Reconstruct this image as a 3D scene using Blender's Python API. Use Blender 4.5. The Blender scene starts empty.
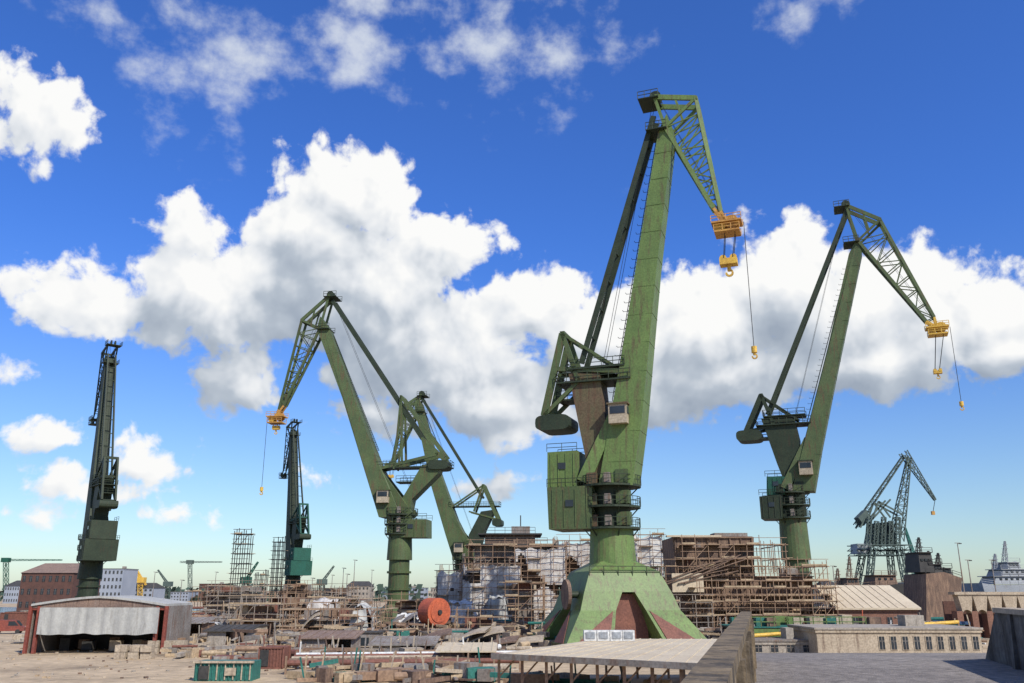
import bpy, math, random
from mathutils import Vector, Matrix, noise
random.seed(7)
sc = bpy.context.scene
# ------------------------------------------------------------------ camera / survey
FPX = 853.0; H = 7.0
TH = math.atan(248.5/FPX); CT, ST = math.cos(TH), math.sin(TH)
def ray(u, v):
    x = (u-512)/FPX; y = (341.5-v)/FPX
    return Vector((x, CT-y*ST, ST+y*CT))
def S(u, v, D):
    d = ray(u, v); k = D/d.y
    return Vector((d.x*k, D, H+d.z*k))
def GX(u, D, v=618): return S(u, v, D).x
def GZ(v, D): return S(512, v, D).z
cam = bpy.data.cameras.new("camera"); co = bpy.data.objects.new("camera", cam)
sc.collection.objects.link(co); sc.camera = co
cam.sensor_width = 36; cam.lens = 36*FPX/1024; cam.clip_end = 20000; cam.clip_start = 0.1
co.location = (0, 0, H); co.rotation_euler = (math.pi/2+TH, 0, 0)
sc.view_settings.view_transform = 'Standard'; sc.view_settings.look = 'None'; sc.view_settings.exposure = 0

# ------------------------------------------------------------------ materials
def mat(name, col, col2=None, sc_=0.6, rough=0.7, metal=0.0, streak=None, samt=0.5, bump=0.0, bscale=8, fine=0.25, trans=0):
    m = bpy.data.materials.new(name); m.use_nodes = True
    nt = m.node_tree; n = nt.nodes; l = nt.links; bs = n['Principled BSDF']
    tc = n.new('ShaderNodeTexCoord')
    nz = n.new('ShaderNodeTexNoise'); nz.inputs['Scale'].default_value = sc_; nz.inputs['Detail'].default_value = 5
    nz.inputs['Roughness'].default_value = 0.65
    l.new(tc.outputs['Object'], nz.inputs['Vector'])
    cr = n.new('ShaderNodeValToRGB'); cr.color_ramp.elements[0].position = 0.35; cr.color_ramp.elements[1].position = 0.68
    c2 = col2 or [c*0.7 for c in col]
    cr.color_ramp.elements[0].color = (*col, 1); cr.color_ramp.elements[1].color = (*c2, 1)
    l.new(nz.outputs['Fac'], cr.inputs['Fac']); out = cr.outputs['Color']
    if streak:
        mp = n.new('ShaderNodeMapping'); mp.inputs['Scale'].default_value = (1.6, 1.6, 0.22)
        l.new(tc.outputs['Object'], mp.inputs['Vector'])
        n2 = n.new('ShaderNodeTexNoise'); n2.inputs['Scale'].default_value = 1.3; n2.inputs['Detail'].default_value = 6
        n2.inputs['Roughness'].default_value = 0.7
        l.new(mp.outputs['Vector'], n2.inputs['Vector'])
        r2 = n.new('ShaderNodeValToRGB'); r2.color_ramp.elements[0].position = 0.66-0.25*samt; r2.color_ramp.elements[1].position = 0.8-0.2*samt
        l.new(n2.outputs['Fac'], r2.inputs['Fac'])
        mx = n.new('ShaderNodeMix'); mx.data_type = 'RGBA'
        l.new(r2.outputs['Color'], mx.inputs['Factor']); l.new(out, mx.inputs[6]); mx.inputs[7].default_value = (*streak, 1)
        out = mx.outputs[2]
    if fine > 0:
        n3 = n.new('ShaderNodeTexNoise'); n3.inputs['Scale'].default_value = 5.0; n3.inputs['Detail'].default_value = 3
        l.new(tc.outputs['Object'], n3.inputs['Vector'])
        mr = n.new('ShaderNodeMapRange'); mr.inputs[3].default_value = 1-fine; mr.inputs[4].default_value = 1+fine
        mr.inputs[1].default_value = 0.3; mr.inputs[2].default_value = 0.7
        l.new(n3.outputs['Fac'], mr.inputs[0])
        vm = n.new('ShaderNodeVectorMath'); vm.operation = 'SCALE'
        l.new(out, vm.inputs[0]); l.new(mr.outputs[0], vm.inputs['Scale']); out = vm.outputs[0]
    l.new(out, bs.inputs['Base Color'])
    bs.inputs['Roughness'].default_value = rough; bs.inputs['Metallic'].default_value = metal
    bs.inputs['Specular IOR Level'].default_value = 0.3
    if bump > 0:
        nb = n.new('ShaderNodeTexNoise'); nb.inputs['Scale'].default_value = bscale; nb.inputs['Detail'].default_value = 4
        l.new(tc.outputs['Object'], nb.inputs['Vector'])
        b = n.new('ShaderNodeBump'); b.inputs['Strength'].default_value = bump; b.inputs['Distance'].default_value = 0.1
        l.new(nb.outputs['Fac'], b.inputs['Height']); l.new(b.outputs['Normal'], bs.inputs['Normal'])
    return m
M = {}
M['green'] = mat('crane_green_paint', (0.135, 0.205, 0.062), (0.10, 0.155, 0.05), 0.25, 0.5, streak=(0.105, 0.085, 0.045), samt=0.6, fine=0.18)
M['green2'] = mat('crane_green_weathered', (0.085, 0.12, 0.047), (0.06, 0.088, 0.038), 0.3, 0.55, streak=(0.10, 0.065, 0.035), samt=0.6, fine=0.2)
M['gdark'] = mat('crane_dark_green', (0.032, 0.046, 0.026), (0.02, 0.031, 0.018), 0.4, 0.6, streak=(0.045, 0.032, 0.02), samt=0.4)
M['gteal'] = mat('crane_teal_green', (0.02, 0.10, 0.07), (0.018, 0.075, 0.05), 0.4, 0.6)
M['gbrown'] = mat('crane_rusted_green', (0.10, 0.10, 0.05), (0.125, 0.075, 0.05), 0.25, 0.7, streak=(0.10, 0.055, 0.035), samt=0.7)
M['primer'] = mat('red_primer_steel', (0.20, 0.085, 0.06), (0.14, 0.062, 0.048), 0.5, 0.7)
M['yellow'] = mat('safety_yellow', (0.66, 0.43, 0.07), (0.50, 0.30, 0.06), 0.8, 0.5)
M['orange'] = mat('orange_paint', (0.54, 0.30, 0.07), (0.36, 0.18, 0.05), 0.8, 0.5)
M['black'] = mat('cable_black', (0.02, 0.02, 0.02), None, 1, 0.6, fine=0)
M['cabin'] = mat('cabin_cream', (0.42, 0.36, 0.26), (0.30, 0.25, 0.18), 0.8, 0.6)
M['glass'] = mat('window_dark_glass', (0.02, 0.025, 0.03), (0.04, 0.05, 0.06), 0.4, 0.12, fine=0)
M['steel'] = mat('scaffold_steel', (0.30, 0.27, 0.23), (0.22, 0.16, 0.12), 0.5, 0.6)
M['steelb'] = mat('scaffold_rusty', (0.30, 0.20, 0.13), (0.19, 0.12, 0.08), 0.5, 0.7)
M['wood'] = mat('scaffold_plank', (0.44, 0.34, 0.22), (0.30, 0.22, 0.14), 0.9, 0.85)
M['hull'] = mat('hull_rust_steel', (0.17, 0.11, 0.08), (0.10, 0.07, 0.055), 0.25, 0.8, streak=(0.27, 0.18, 0.12), samt=0.7)
M['hullg'] = mat('hull_grey_steel', (0.26, 0.24, 0.22), (0.16, 0.14, 0.12), 0.3, 0.8, streak=(0.16, 0.10, 0.07), samt=0.65)
M['tarp'] = mat('scaffold_sheeting', (0.60, 0.58, 0.55), (0.42, 0.40, 0.38), 0.3, 0.8, streak=(0.30, 0.26, 0.22), samt=0.7, bump=0.25, bscale=1.5, fine=0.15)
M['tarpw'] = mat('white_tarpaulin', (0.64, 0.63, 0.59), (0.50, 0.49, 0.46), 0.4, 0.75, bump=0.2, bscale=2, fine=0.1)
M['tarpg'] = mat('grey_tarpaulin', (0.42, 0.42, 0.39), (0.33, 0.33, 0.31), 0.3, 0.75, streak=(0.24, 0.23, 0.21), samt=0.5, bump=0.2, bscale=2, fine=0.1)
M['concrete'] = mat('concrete', (0.36, 0.32, 0.27), (0.26, 0.23, 0.19), 0.5, 0.9, streak=(0.17, 0.14, 0.11), samt=0.5, bump=0.2)
M['sandc'] = mat('pale_concrete', (0.42, 0.35, 0.26), (0.32, 0.26, 0.19), 0.5, 0.9, streak=(0.20, 0.15, 0.11), samt=0.5)
M['brick'] = mat('red_brick', (0.22, 0.115, 0.08), (0.15, 0.08, 0.06), 0.7, 0.9)
M['brickd'] = mat('dark_red_brick', (0.13, 0.065, 0.05), (0.09, 0.05, 0.04), 0.7, 0.9)
M['roofbeige'] = mat('beige_sheet_roof', (0.56, 0.48, 0.35), (0.47, 0.39, 0.28), 0.25, 0.8, streak=(0.34, 0.26, 0.18), samt=0.35, fine=0.12)
M['roofrust'] = mat('rusty_roof', (0.24, 0.165, 0.125), (0.17, 0.12, 0.10), 0.5, 0.9, streak=(0.30, 0.26, 0.22), samt=0.4)
M['roofdark'] = mat('dark_felt_roof', (0.07, 0.065, 0.06), (0.04, 0.04, 0.04), 0.5, 0.9)
M['red'] = mat('red_paint', (0.24, 0.06, 0.04), (0.16, 0.05, 0.04), 0.6, 0.6)
M['redb'] = mat('bright_red_paint', (0.46, 0.11, 0.05), (0.32, 0.08, 0.045), 0.6, 0.6)
M['white'] = mat('white_paint', (0.64, 0.64, 0.62), (0.50, 0.50, 0.48), 0.6, 0.6)
M['grey'] = mat('navy_grey_paint', (0.30, 0.32, 0.34), (0.24, 0.26, 0.275), 0.3, 0.6, streak=(0.20, 0.17, 0.15), samt=0.4)
M['teal'] = mat('teal_paint', (0.03, 0.16, 0.13), (0.03, 0.11, 0.09), 0.5, 0.6)
M['dgrey'] = mat('dark_steel', (0.05, 0.048, 0.045), (0.03, 0.03, 0.03), 0.5, 0.7)
M['blue'] = mat('blue_paint', (0.05, 0.10, 0.20), (0.04, 0.08, 0.15), 0.5, 0.6)
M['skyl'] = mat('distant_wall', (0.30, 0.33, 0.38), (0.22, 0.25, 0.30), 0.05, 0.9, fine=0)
M['farleaf'] = mat('distant_foliage', (0.05, 0.08, 0.06), (0.035, 0.058, 0.045), 0.2, 0.95)
M['latt'] = mat('grey_green_lattice_paint', (0.09, 0.125, 0.11), (0.06, 0.085, 0.075), 0.5, 0.7)
M['parapet'] = mat('stained_parapet', (0.22, 0.165, 0.10), (0.13, 0.10, 0.065), 0.9, 0.9, streak=(0.06, 0.05, 0.04), samt=0.75, bump=0.4)
M['parapet2'] = mat('shade_darkened_concrete', (0.15, 0.14, 0.125), (0.08, 0.075, 0.07), 0.8, 0.9, streak=(0.045, 0.04, 0.035), samt=0.8, bump=0.4)  # right parapet: shade of its inner face put into the darkened colour
M['asph'] = mat('worn_asphalt', (0.26, 0.23, 0.20), (0.17, 0.15, 0.135), 0.35, 0.95, streak=(0.12, 0.11, 0.10), samt=0.4, bump=0.5, bscale=25, fine=0.3)

# ------------------------------------------------------------------ mesh builder
Z = Vector((0, 0, 1))
def link(o, parent=None):
    sc.collection.objects.link(o)
    if parent: o.parent = parent
    return o
def empty(name):
    e = bpy.data.objects.new(name, None); e.empty_display_size = 0.5
    return link(e)
class B:
    def __init__(s): s.v = []; s.f = []; s.m = []; s.mats = []
    def mi(s, k):
        m = M[k]
        if m not in s.mats: s.mats.append(m)
        return s.mats.index(m)
    def add(s, vs, fs, k):
        o = len(s.v); s.v += [tuple(p) for p in vs]; i = s.mi(k)
        for f in fs: s.f.append([a+o for a in f]); s.m.append(i)
    def hexa(s, p, k):
        s.add(p, [(0, 3, 2, 1), (4, 5, 6, 7), (0, 1, 5, 4), (1, 2, 6, 5), (2, 3, 7, 6), (3, 0, 4, 7)], k)
    def box(s, c, size, k, rot=0):
        c = Vector(c); a, b, h = size[0]/2, size[1]/2, size[2]/2; R = Matrix.Rotation(rot, 3, 'Z')
        s.hexa([c+R@Vector(q) for q in [(-a, -b, -h), (a, -b, -h), (a, b, -h), (-a, b, -h), (-a, -b, h), (a, -b, h), (a, b, h), (-a, b, h)]], k)
    def beam(s, a, b, w, h, k, w2=None, h2=None):
        a = Vector(a); b = Vector(b); d = (b-a)
        if d.length < 1e-5: return
        d.normalize(); x = d.cross(Z)
        if x.length < 1e-3: x = Vector((1, 0, 0))
        x.normalize(); y = x.cross(d)
        w2 = w if w2 is None else w2; h2 = h if h2 is None else h2
        p = [a+x*i*w/2+y*j*h/2 for i, j in ((-1, -1), (1, -1), (1, 1), (-1, 1))] + [b+x*i*w2/2+y*j*h2/2 for i, j in ((-1, -1), (1, -1), (1, 1), (-1, 1))]
        s.hexa(p, k)
    def tube(s, a, b, r, k, n=12, r2=None):
        a = Vector(a); b = Vector(b); d = (b-a).normalized(); x = d.cross(Z)
        if x.length < 1e-3: x = Vector((1, 0, 0))
        x.normalize(); y = x.cross(d); r2 = r if r2 is None else r2
        vs = [a+(x*math.cos(t)+y*math.sin(t))*r for t in [2*math.pi*i/n for i in range(n)]]
        vs += [b+(x*math.cos(t)+y*math.sin(t))*r2 for t in [2*math.pi*i/n for i in range(n)]]
        fs = [(i, (i+1) % n, n+(i+1) % n, n+i) for i in range(n)] + [tuple(range(n-1, -1, -1)), tuple(range(n, 2*n))]
        s.add(vs, fs, k)
    def prism(s, base, top, k):
        n = len(base)
        fs = [(i, (i+1) % n, n+(i+1) % n, n+i) for i in range(n)] + [tuple(range(n-1, -1, -1)), tuple(range(n, 2*n))]
        s.add(list(base)+list(top), fs, k)
    def rail(s, a, b, k, h=1.1, step=1.8, t=0.07):
        a = Vector(a); b = Vector(b); L = (b-a).length; n = max(1, int(L/step))
        for i in range(n+1):
            p = a.lerp(b, i/n); s.beam(p, p+Z*h, t, t, k)
        for hh in (h, h*0.5): s.beam(a+Z*hh, b+Z*hh, t, t, k)
    def truss(s, a, b, wl, hl, n, k, t=0.2, side=None, w2=None, h2=None, tb=0.12):
        a = Vector(a); b = Vector(b); d = (b-a).normalized()
        x = side.normalized() if side is not None else (d.cross(Z).normalized() if abs(d.z) < 0.99 else Vector((1, 0, 0)))
        y = x.cross(d).normalized(); w2 = wl if w2 is None else w2; h2 = hl if h2 is None else h2
        rings = []
        for i in range(n+1):
            f = i/n; c = a.lerp(b, f); w = (wl+(w2-wl)*f)/2; h = (hl+(h2-hl)*f)/2
            rings.append([c-x*w-y*h, c+x*w-y*h, c+x*w+y*h, c-x*w+y*h])
        for j in range(4): s.beam(rings[0][j], rings[-1][j], t, t, k)
        for i in range(n):
            for j in range(4):
                q = (j+1) % 4
                if i % 2: s.beam(rings[i][j], rings[i+1][q], tb, tb, k)
                else: s.beam(rings[i][q], rings[i+1][j], tb, tb, k)
                s.beam(rings[i+1][j], rings[i+1][q], tb, tb, k)
    def make(s, name, parent=None):
        me = bpy.data.meshes.new(name); me.from_pydata(s.v, [], s.f)
        for m in s.mats: me.materials.append(m)
        me.polygons.foreach_set('material_index', s.m); me.validate(); me.update()
        import bmesh
        bm = bmesh.new(); bm.from_mesh(me); bmesh.ops.recalc_face_normals(bm, faces=bm.faces); bm.to_mesh(me); bm.free()
        return link(bpy.data.objects.new(name, me), parent)

# ------------------------------------------------------------------ big double-jib cranes
class Plane:
    def __init__(s, base, phi):
        s.b = Vector((base[0], base[1], 0)); s.d = Vector((math.cos(phi), math.sin(phi), 0)); s.n = Vector((-math.sin(phi), math.cos(phi), 0))
    def px(s, u, v):       # photograph measurement -> (r, z) metres in the crane's slewing plane
        r = ray(u, v); t = (s.b.dot(s.n))/(r.dot(s.n)); p = Vector((0, 0, H))+r*t
        return ((p-s.b).dot(s.d), p.z)
    def w(s, q, lat=0, k=1): return s.b + s.d*q[0]*k + Z*q[1]*k + s.n*lat*k
def conv(P, T):
    if isinstance(T, dict): return {k: conv(P, v) if k not in ('num',) else v for k, v in T.items()}
    if isinstance(T, tuple) and len(T) == 2 and all(isinstance(x, (int, float)) for x in T): return P.px(*T)
    if isinstance(T, (list, tuple)): return [conv(P, x) if not isinstance(x, (str, int, float)) else x for x in T]
    return T
def build_crane(name, base, phi, T, k=1.0, gm='green', gb='gbrown', gd='gdark', g2='green2', pedestal='portal', pedyaw=0.3, tipc='orange', hooks=True, hk=1.0):
    P = Plane(base, phi); W = lambda q, lat=0: P.w(q, lat, k)
    root = empty(name); nu = T['num']
    def ext(b, poly, hw, m, hws=None):
        hws = hws or [hw]*len(poly)
        b.prism([W(q, -h) for q, h in zip(poly, hws)], [W(q, h) for q, h in zip(poly, hws)], m)
    b = B(); hwl = nu['boomhw']; bp = T['boom']; ext(b, bp, 1.6, gm, hwl)
    q0, q1 = T['fork']
    for s in (-1, 1): b.beam(W(q0, s*2.2), W(q1, s*1.5), 0.7*k, 1.7*k, gm, 0.5*k, 1.2*k)
    zs = [q[1] for q in bp]; zlo, zhi = min(zs)+3, max(zs)-2
    for i in range(13):
        z = zlo+(zhi-zlo)*i/12; hit = []
        for j in range(len(bp)):
            (ra, za), (rb, zb) = bp[j], bp[(j+1) % len(bp)]
            if (za-z)*(zb-z) < 0:
                f = (z-za)/(zb-za); hit.append((ra+(rb-ra)*f, hwl[j]+(hwl[(j+1) % len(bp)]-hwl[j])*f))
        hit.sort()
        if len(hit) >= 2:
            (ra, ha), (rb, hb) = hit[0], hit[-1]
            for s in (-1, 1): b.beam(W((ra, z), s*ha), W((rb, z), s*hb), 0.07*k, 0.10*k, gm)
            b.beam(W((rb, z), -hb), W((rb, z), hb), 0.07*k, 0.10*k, gm)
    b.make('boom', root)
    b = B(); la, lb = T['ladder']
    for s in (-0.35, 0.35): b.beam(W(la, s+0.5), W(lb, s+0.5), 0.08*k, 0.08*k, gd)
    n = 60
    for i in range(n):
        f = i/n; q = (la[0]+(lb[0]-la[0])*f, la[1]+(lb[1]-la[1])*f); b.beam(W(q, 0.15), W(q, 0.85), 0.06*k, 0.06*k, gd)
        if i % 2 == 0: b.beam(W((q[0]-0.7, q[1]), 0.2), W((q[0]-0.7, q[1]), 0.8), 0.05*k, 0.05*k, gd); b.beam(W(q, 0.85), W((q[0]-0.7, q[1]), 0.8), 0.05*k, 0.05*k, gd)
    b.make('ladder', root)
    b = B(); ext(b, T['aframe'], 1.7, gb); b.make('a_frame', root)
    b = B()
    for poly, hw, m in T['houses']:
        m = m if gm != 'gdark' else g2; hw = hw*hk
        ext(b, poly, hw, m)
        rs = [q[0] for q in poly]; zs = [q[1] for q in poly]
        r0, r1, z0, z1 = min(rs), max(rs), min(zs), max(zs)
        for s in (-1, 1):
            y = s*(hw+0.03)
            for i in range(4):
                rr = r0+(r1-r0)*(i+0.5)/4
                b.beam(W((rr, z0+0.3), y), W((rr, z1-0.3), y), 0.08*k, 0.12*k, m)
            b.prism([W(((r0+r1)/2+i, z0+(z1-z0)*0.6+j), s*(hw+0.02)) for i, j in ((-.5, -.4), (.5, -.4), (.5, .4), (-.5, .4))], [W(((r0+r1)/2+i, z0+(z1-z0)*0.6+j), s*(hw+0.12)) for i, j in ((-.5, -.4), (.5, -.4), (.5, .4), (-.5, .4))], 'glass')
            b.rail(W((r0, z1), y), W((r1, z1), y), gd, 1.0*k, 1.6*k, 0.07*k)
    b.make('machine_house', root)
    b = B(); zn0, zn1 = T['neck'][0][1], T['neck'][1][1]; zt1 = T['tt'][1]
    R1 = nu['R']
    b.tube(W((0, zn0)), W((0, zn1)), R1*k, gm, 24, R1*0.92*k)
    b.tube(W((0, zn1)), W((0, zt1)), R1*0.8*k, gd, 24)
    for i, z in enumerate([zn1, zn1+(zt1-zn1)*0.5, zt1]):
        R = R1*(1.22+0.05*i)
        b.tube(W((0, z)), W((0, z+0.25)), R*k, gd, 24)
        for j in range(24):
            a0 = 2*math.pi*j/24; a1 = 2*math.pi*(j+1)/24
            A = W((R*math.cos(a0), z+0.25), R*math.sin(a0)); C = W((R*math.cos(a1), z+0.25), R*math.sin(a1))
            b.beam(A, A+Z*1.1*k, 0.07*k, 0.07*k, gd); b.beam(A+Z*1.1*k, C+Z*1.1*k, 0.07*k, 0.07*k, gd); b.beam(A+Z*0.55*k, C+Z*0.55*k, 0.06*k, 0.06*k, gd)
            if j % 4 == 0: b.beam(W((R*0.95*math.cos(a0), z), R*0.95*math.sin(a0)), W((R1*0.8*math.cos(a0), z-1.2), R1*0.8*math.sin(a0)), 0.12*k, 0.12*k, gd)
        b.box(W((R1*0.7, z+1.2), -R1*0.6), (1.6*k, 1.4*k, 1.6*k), g2, phi)
        b.box(W((-R1*0.6, z+1.0), -R1*0.75), (1.2*k, 1.0*k, 1.4*k), gb, phi)
        b.box(W((R1*0.1, z+1.0), -R1*0.95), (0.7*k, 0.7*k, 1.2*k), 'hullg' if gm != 'gdark' else gd, phi)
    b.make('slewing_turntable', root)
    b = B()
    for a, c, hw in T['decks']:
        r0, r1, z = a[0], c[0], a[1]
        b.hexa([W((r0, z-0.2), -hw), W((r1, z-0.2), -hw), W((r1, z-0.2), hw), W((r0, z-0.2), hw), W((r0, z), -hw), W((r1, z), -hw), W((r1, z), hw), W((r0, z), hw)], gd)
        for s in (-1, 1): b.rail(W((r0, z), s*hw), W((r1, z), s*hw), gd, 1.1*k, 1.3*k, 0.08*k)
        b.rail(W((r0, z), -hw), W((r0, z), hw), gd, 1.1*k, 1.3*k, 0.08*k)
    b.make('service_decks', root)
    b = B(); a, c = T['tie']
    for s in (-1, 1): b.beam(W(a, s*1.0), W(c, s*1.3), 0.35*k, nu.get('tiew', 0.7)*k, gd)
    nb = 9
    for i in range(1, nb):
        f = i/nb; q = (a[0]+(c[0]-a[0])*f, a[1]+(c[1]-a[1])*f); b.beam(W(q, -1.1), W(q, 1.1), 0.2*k, 0.2*k, gd)
    b.make('back_tie', root)
    b = B()
    for a, c, w in T['lever']:
        for s in (-1, 1): b.beam(W(a, s*1.6), W(c, s*1.6), 0.45*k, w*k, g2)
        b.beam(W(a, -1.8), W(a, 1.8), w*0.7*k, w*0.7*k, g2)
    b.make('counterweight_lever', root)
    b = B(); c = T['cw']; hx, hz = nu['cw']
    poly = []
    for i in range(20):
        t = 2*math.pi*i/20; ct, st = math.cos(t), math.sin(t)
        poly.append((c[0]+hx*math.copysign(abs(ct)**0.45, ct), c[1]+hz*math.copysign(abs(st)**0.6, st)))
    ext(b, poly, 2.2, gd); b.make('counterweight', root)
    b = B(); J = T['jib']; A, Bp, C, Tu, Tl = J
    lp = lambda X, Y, f: (X[0]+(Y[0]-X[0])*f, X[1]+(Y[1]-X[1])*f)
    for s in (-1, 1):
        b.beam(W(A, s*1.3), W(Bp, s*1.3), 0.35*k, 0.7*k, gm); b.beam(W(A, s*1.3), W(C, s*1.3), 0.3*k, 0.45*k, gm)
        b.beam(W(C, s*1.3), W(Bp, s*1.3), 0.3*k, 0.4*k, gm)
        b.beam(W(lp(A, Bp, .5), s*1.3), W(lp(C, Bp, .5), s*1.3), 0.25*k, 0.3*k, gm)
        b.beam(W(Bp, s*1.3), W(Tu, s*0.6), 0.3*k, 0.5*k, gm); b.beam(W(C, s*1.3), W(Tl, s*0.6), 0.35*k, 0.55*k, gm)
        n = 7
        for i in range(n):
            f = i/n; g = (i+1)/n; lat = 1.3-0.7*f; lat2 = 1.3-0.7*g
            b.beam(W(lp(Bp, Tu, g), s*lat2), W(lp(C, Tl, g), s*lat2), 0.15*k, 0.18*k, gm)
            if i % 2: b.beam(W(lp(Bp, Tu, f), s*lat), W(lp(C, Tl, g), s*lat2), 0.14*k, 0.16*k, gm)
            else: b.beam(W(lp(C, Tl, f), s*lat), W(lp(Bp, Tu, g), s*lat2), 0.14*k, 0.16*k, gm)
            if s > 0:
                b.beam(W(lp(Bp, Tu, g), -lat2), W(lp(Bp, Tu, g), lat2), 0.15*k, 0.15*k, gm); b.beam(W(lp(C, Tl, g), -lat2), W(lp(C, Tl, g), lat2), 0.15*k, 0.15*k, gm)
                b.beam(W(lp(C, Tl, f), -lat), W(lp(C, Tl, g), lat2), 0.1*k, 0.1*k, gm)
    for q in (A, Bp, C): b.beam(W(q, -1.5), W(q, 1.5), 0.5*k, 0.5*k, gm)
    b.make('jib', root)
    b = B()
    sg = 1 if Bp[0] > A[0] else -1
    for (q, dx) in ((A, -0.6), (C, -1.0)):
        for s in (-1, 1):
            a0 = W((q[0]+sg*dx-1.6, q[1]-0.2), s*1.9); a1 = W((q[0]+sg*dx+1.2, q[1]-0.2), s*1.9)
            b.beam(a0, a1, 0.12*k, 0.12*k, gd); b.rail(a0, a1, gd, 1.1*k, 0.9*k, 0.08*k)
        b.hexa([W((q[0]+sg*dx+i, q[1]-0.3+h), j) for h in (0, 0.12) for i, j in ((-1.6, -1.9), (1.2, -1.9), (1.2, 1.9), (-1.6, 1.9))], gd)
    for s in (-0.5, 0.5): b.tube(W((A[0], A[1]+0.6), s-0.12), W((A[0], A[1]+0.6), s+0.12), 0.8*k, gd, 16)
    b.make('jib_head_platform', root)
    b = B(); t = T['tip']
    for dz, r in ((0, 1.9), (-1.3, 1.6)):
        b.hexa([W((t[0]+i, t[1]+dz+h), j) for h in (-0.12, 0.1) for i, j in ((-r, -1.3), (r, -1.3), (r, 1.3), (-r, 1.3))], tipc)
        for s in (-1, 1): b.rail(W((t[0]-r, t[1]+dz+0.1), s*1.3), W((t[0]+r, t[1]+dz+0.1), s*1.3), tipc, 0.8*k, 0.9*k, 0.08*k)
    for s in (-0.6, 0.6): b.tube(W((t[0]+0.6, t[1]), s-0.15), W((t[0]+0.6, t[1]), s+0.15), 0.9*k, tipc, 16); b.tube(W((t[0]-0.9, t[1]-0.5), s-0.15), W((t[0]-0.9, t[1]-0.5), s+0.15), 0.7*k, 'yellow' if gm != 'gdark' else gd, 16)
    for q, l in ((Tu, 0.6), (Tl, 0.6)):
        for s in (-1, 1): b.beam(W(q, s*l), W((t[0], t[1]), s*l), 0.25*k, 0.4*k, tipc)
    b.make('jib_tip', root)
    if hooks:
        b = B(); h = T['hook']; c = nu.get('cable', 0.04); sm = 1.0 if nu.get('bighook', True) else 0.65
        for i in (-0.7, 0.7):
            for s in (-0.5, 0.5): b.beam(W((t[0]+0.5+i, t[1]), s), W((h[0]+i*0.8*sm, h[1]+0.9), s), c*2, c*2, 'black')
        aux = (t[0]+sg*2.1, T['aux'][1]) if 'aux' in T else None
        if aux: b.beam(W((aux[0], t[1])), W((aux[0], aux[1])), 0.07, 0.07, 'black')
        b.make('hoist_cables', root)
        b = B()
        b.hexa([W((h[0]+i*sm, h[1]+q*sm), j*sm) for q in (0.1, 0.9) for i, j in ((-1.1, -0.7), (1.1, -0.7), (1.1, 0.7), (-1.1, 0.7))], 'yellow')
        for i in (-0.65, 0.65): b.tube(W((h[0]+i*sm, h[1]+1.0*sm), -0.5), W((h[0]+i*sm, h[1]+1.0*sm), 0.5), 0.45*k*sm, 'yellow', 14)
        def hook(x, z, s_):
            b.tube(W((x, z+0.2)), W((x, z-0.7*s_)), 0.25*k*s_, 'yellow', 10); prev = None
            for i in range(11):
                a_ = math.radians(80-i*27); q = (x+0.4*s_*math.cos(a_), z-s_*0.95+0.4*s_*math.sin(a_))
                if prev: b.beam(W(prev), W(q), 0.24*k*s_, 0.24*k*s_, 'yellow')
                prev = q
        hook(h[0], h[1], sm)
        if aux: b.tube(W((aux[0], aux[1]+0.6)), W((aux[0], aux[1]-0.2)), 0.35*k, 'yellow', 12); hook(aux[0], aux[1], 0.7)
        b.make('hook_block', root)
    b = B()
    for s in (-0.6, 0.6):
        b.beam(W((T['house_c'][0], T['house_c'][1]), s), W((A[0], A[1]+1.2), s), 0.05, 0.05, 'black')
        b.beam(W((A[0], A[1]+1.2), s), W((t[0], t[1]+0.8), s), 0.05, 0.05, 'black')
    b.make('hoist_ropes', root)
    b = B(); c = T['cab']
    cm = 'cabin' if gm != 'gdark' else gd
    b.hexa([W((c[0]+i, c[1]+q), j) for q in (-1.2, 1.2) for i, j in ((-1.0, -3.2), (1.3, -3.2), (1.3, -1.7), (-1.0, -1.7))], cm)
    b.hexa([W((c[0]+i, c[1]+q), j) for q in (0.0, 0.9) for i, j in ((-0.8, -3.25), (1.1, -3.25), (1.1, -3.18), (-0.8, -3.18))], 'glass')
    b.hexa([W((c[0]+i, c[1]+q), j) for q in (0.0, 0.9) for i, j in ((1.28, -3.0), (1.36, -3.0), (1.36, -1.9), (1.28, -1.9))], 'glass')
    b.hexa([W((c[0]+i, c[1]+q), j) for q in (1.2, 1.4) for i, j in ((-1.2, -3.4), (1.5, -3.4), (1.5, -1.6), (-1.2, -1.6))], gb)
    b.make('operator_cab', root)
    b = B(); R = Matrix.Rotation(pedyaw, 3, 'Z'); o = P.b
    def pw(x, y, z): return o+R@Vector((x, y, z))*k
    if pedestal == 'portal':
        z1 = T['ped'][0][1]; z2 = T['ped'][1][1]; z3 = T['ped'][2][1]
        b.prism([pw(x*R1*0.75, y*R1*0.75, zn0+0.5) for x, y in ((-1, -1), (1, -1), (1, 1), (-1, 1))], [pw(x*4.3, y*4.3, z1) for x, y in ((-1, -1), (1, -1), (1, 1), (-1, 1))], gm)
        b.prism([pw(x*4.3, y*4.3, z1) for x, y in ((-1, -1), (1, -1), (1, 1), (-1, 1))], [pw(x*5.3, y*5.3, z3+1.4) for x, y in ((-1, -1), (1, -1), (1, 1), (-1, 1))], gm)
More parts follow.
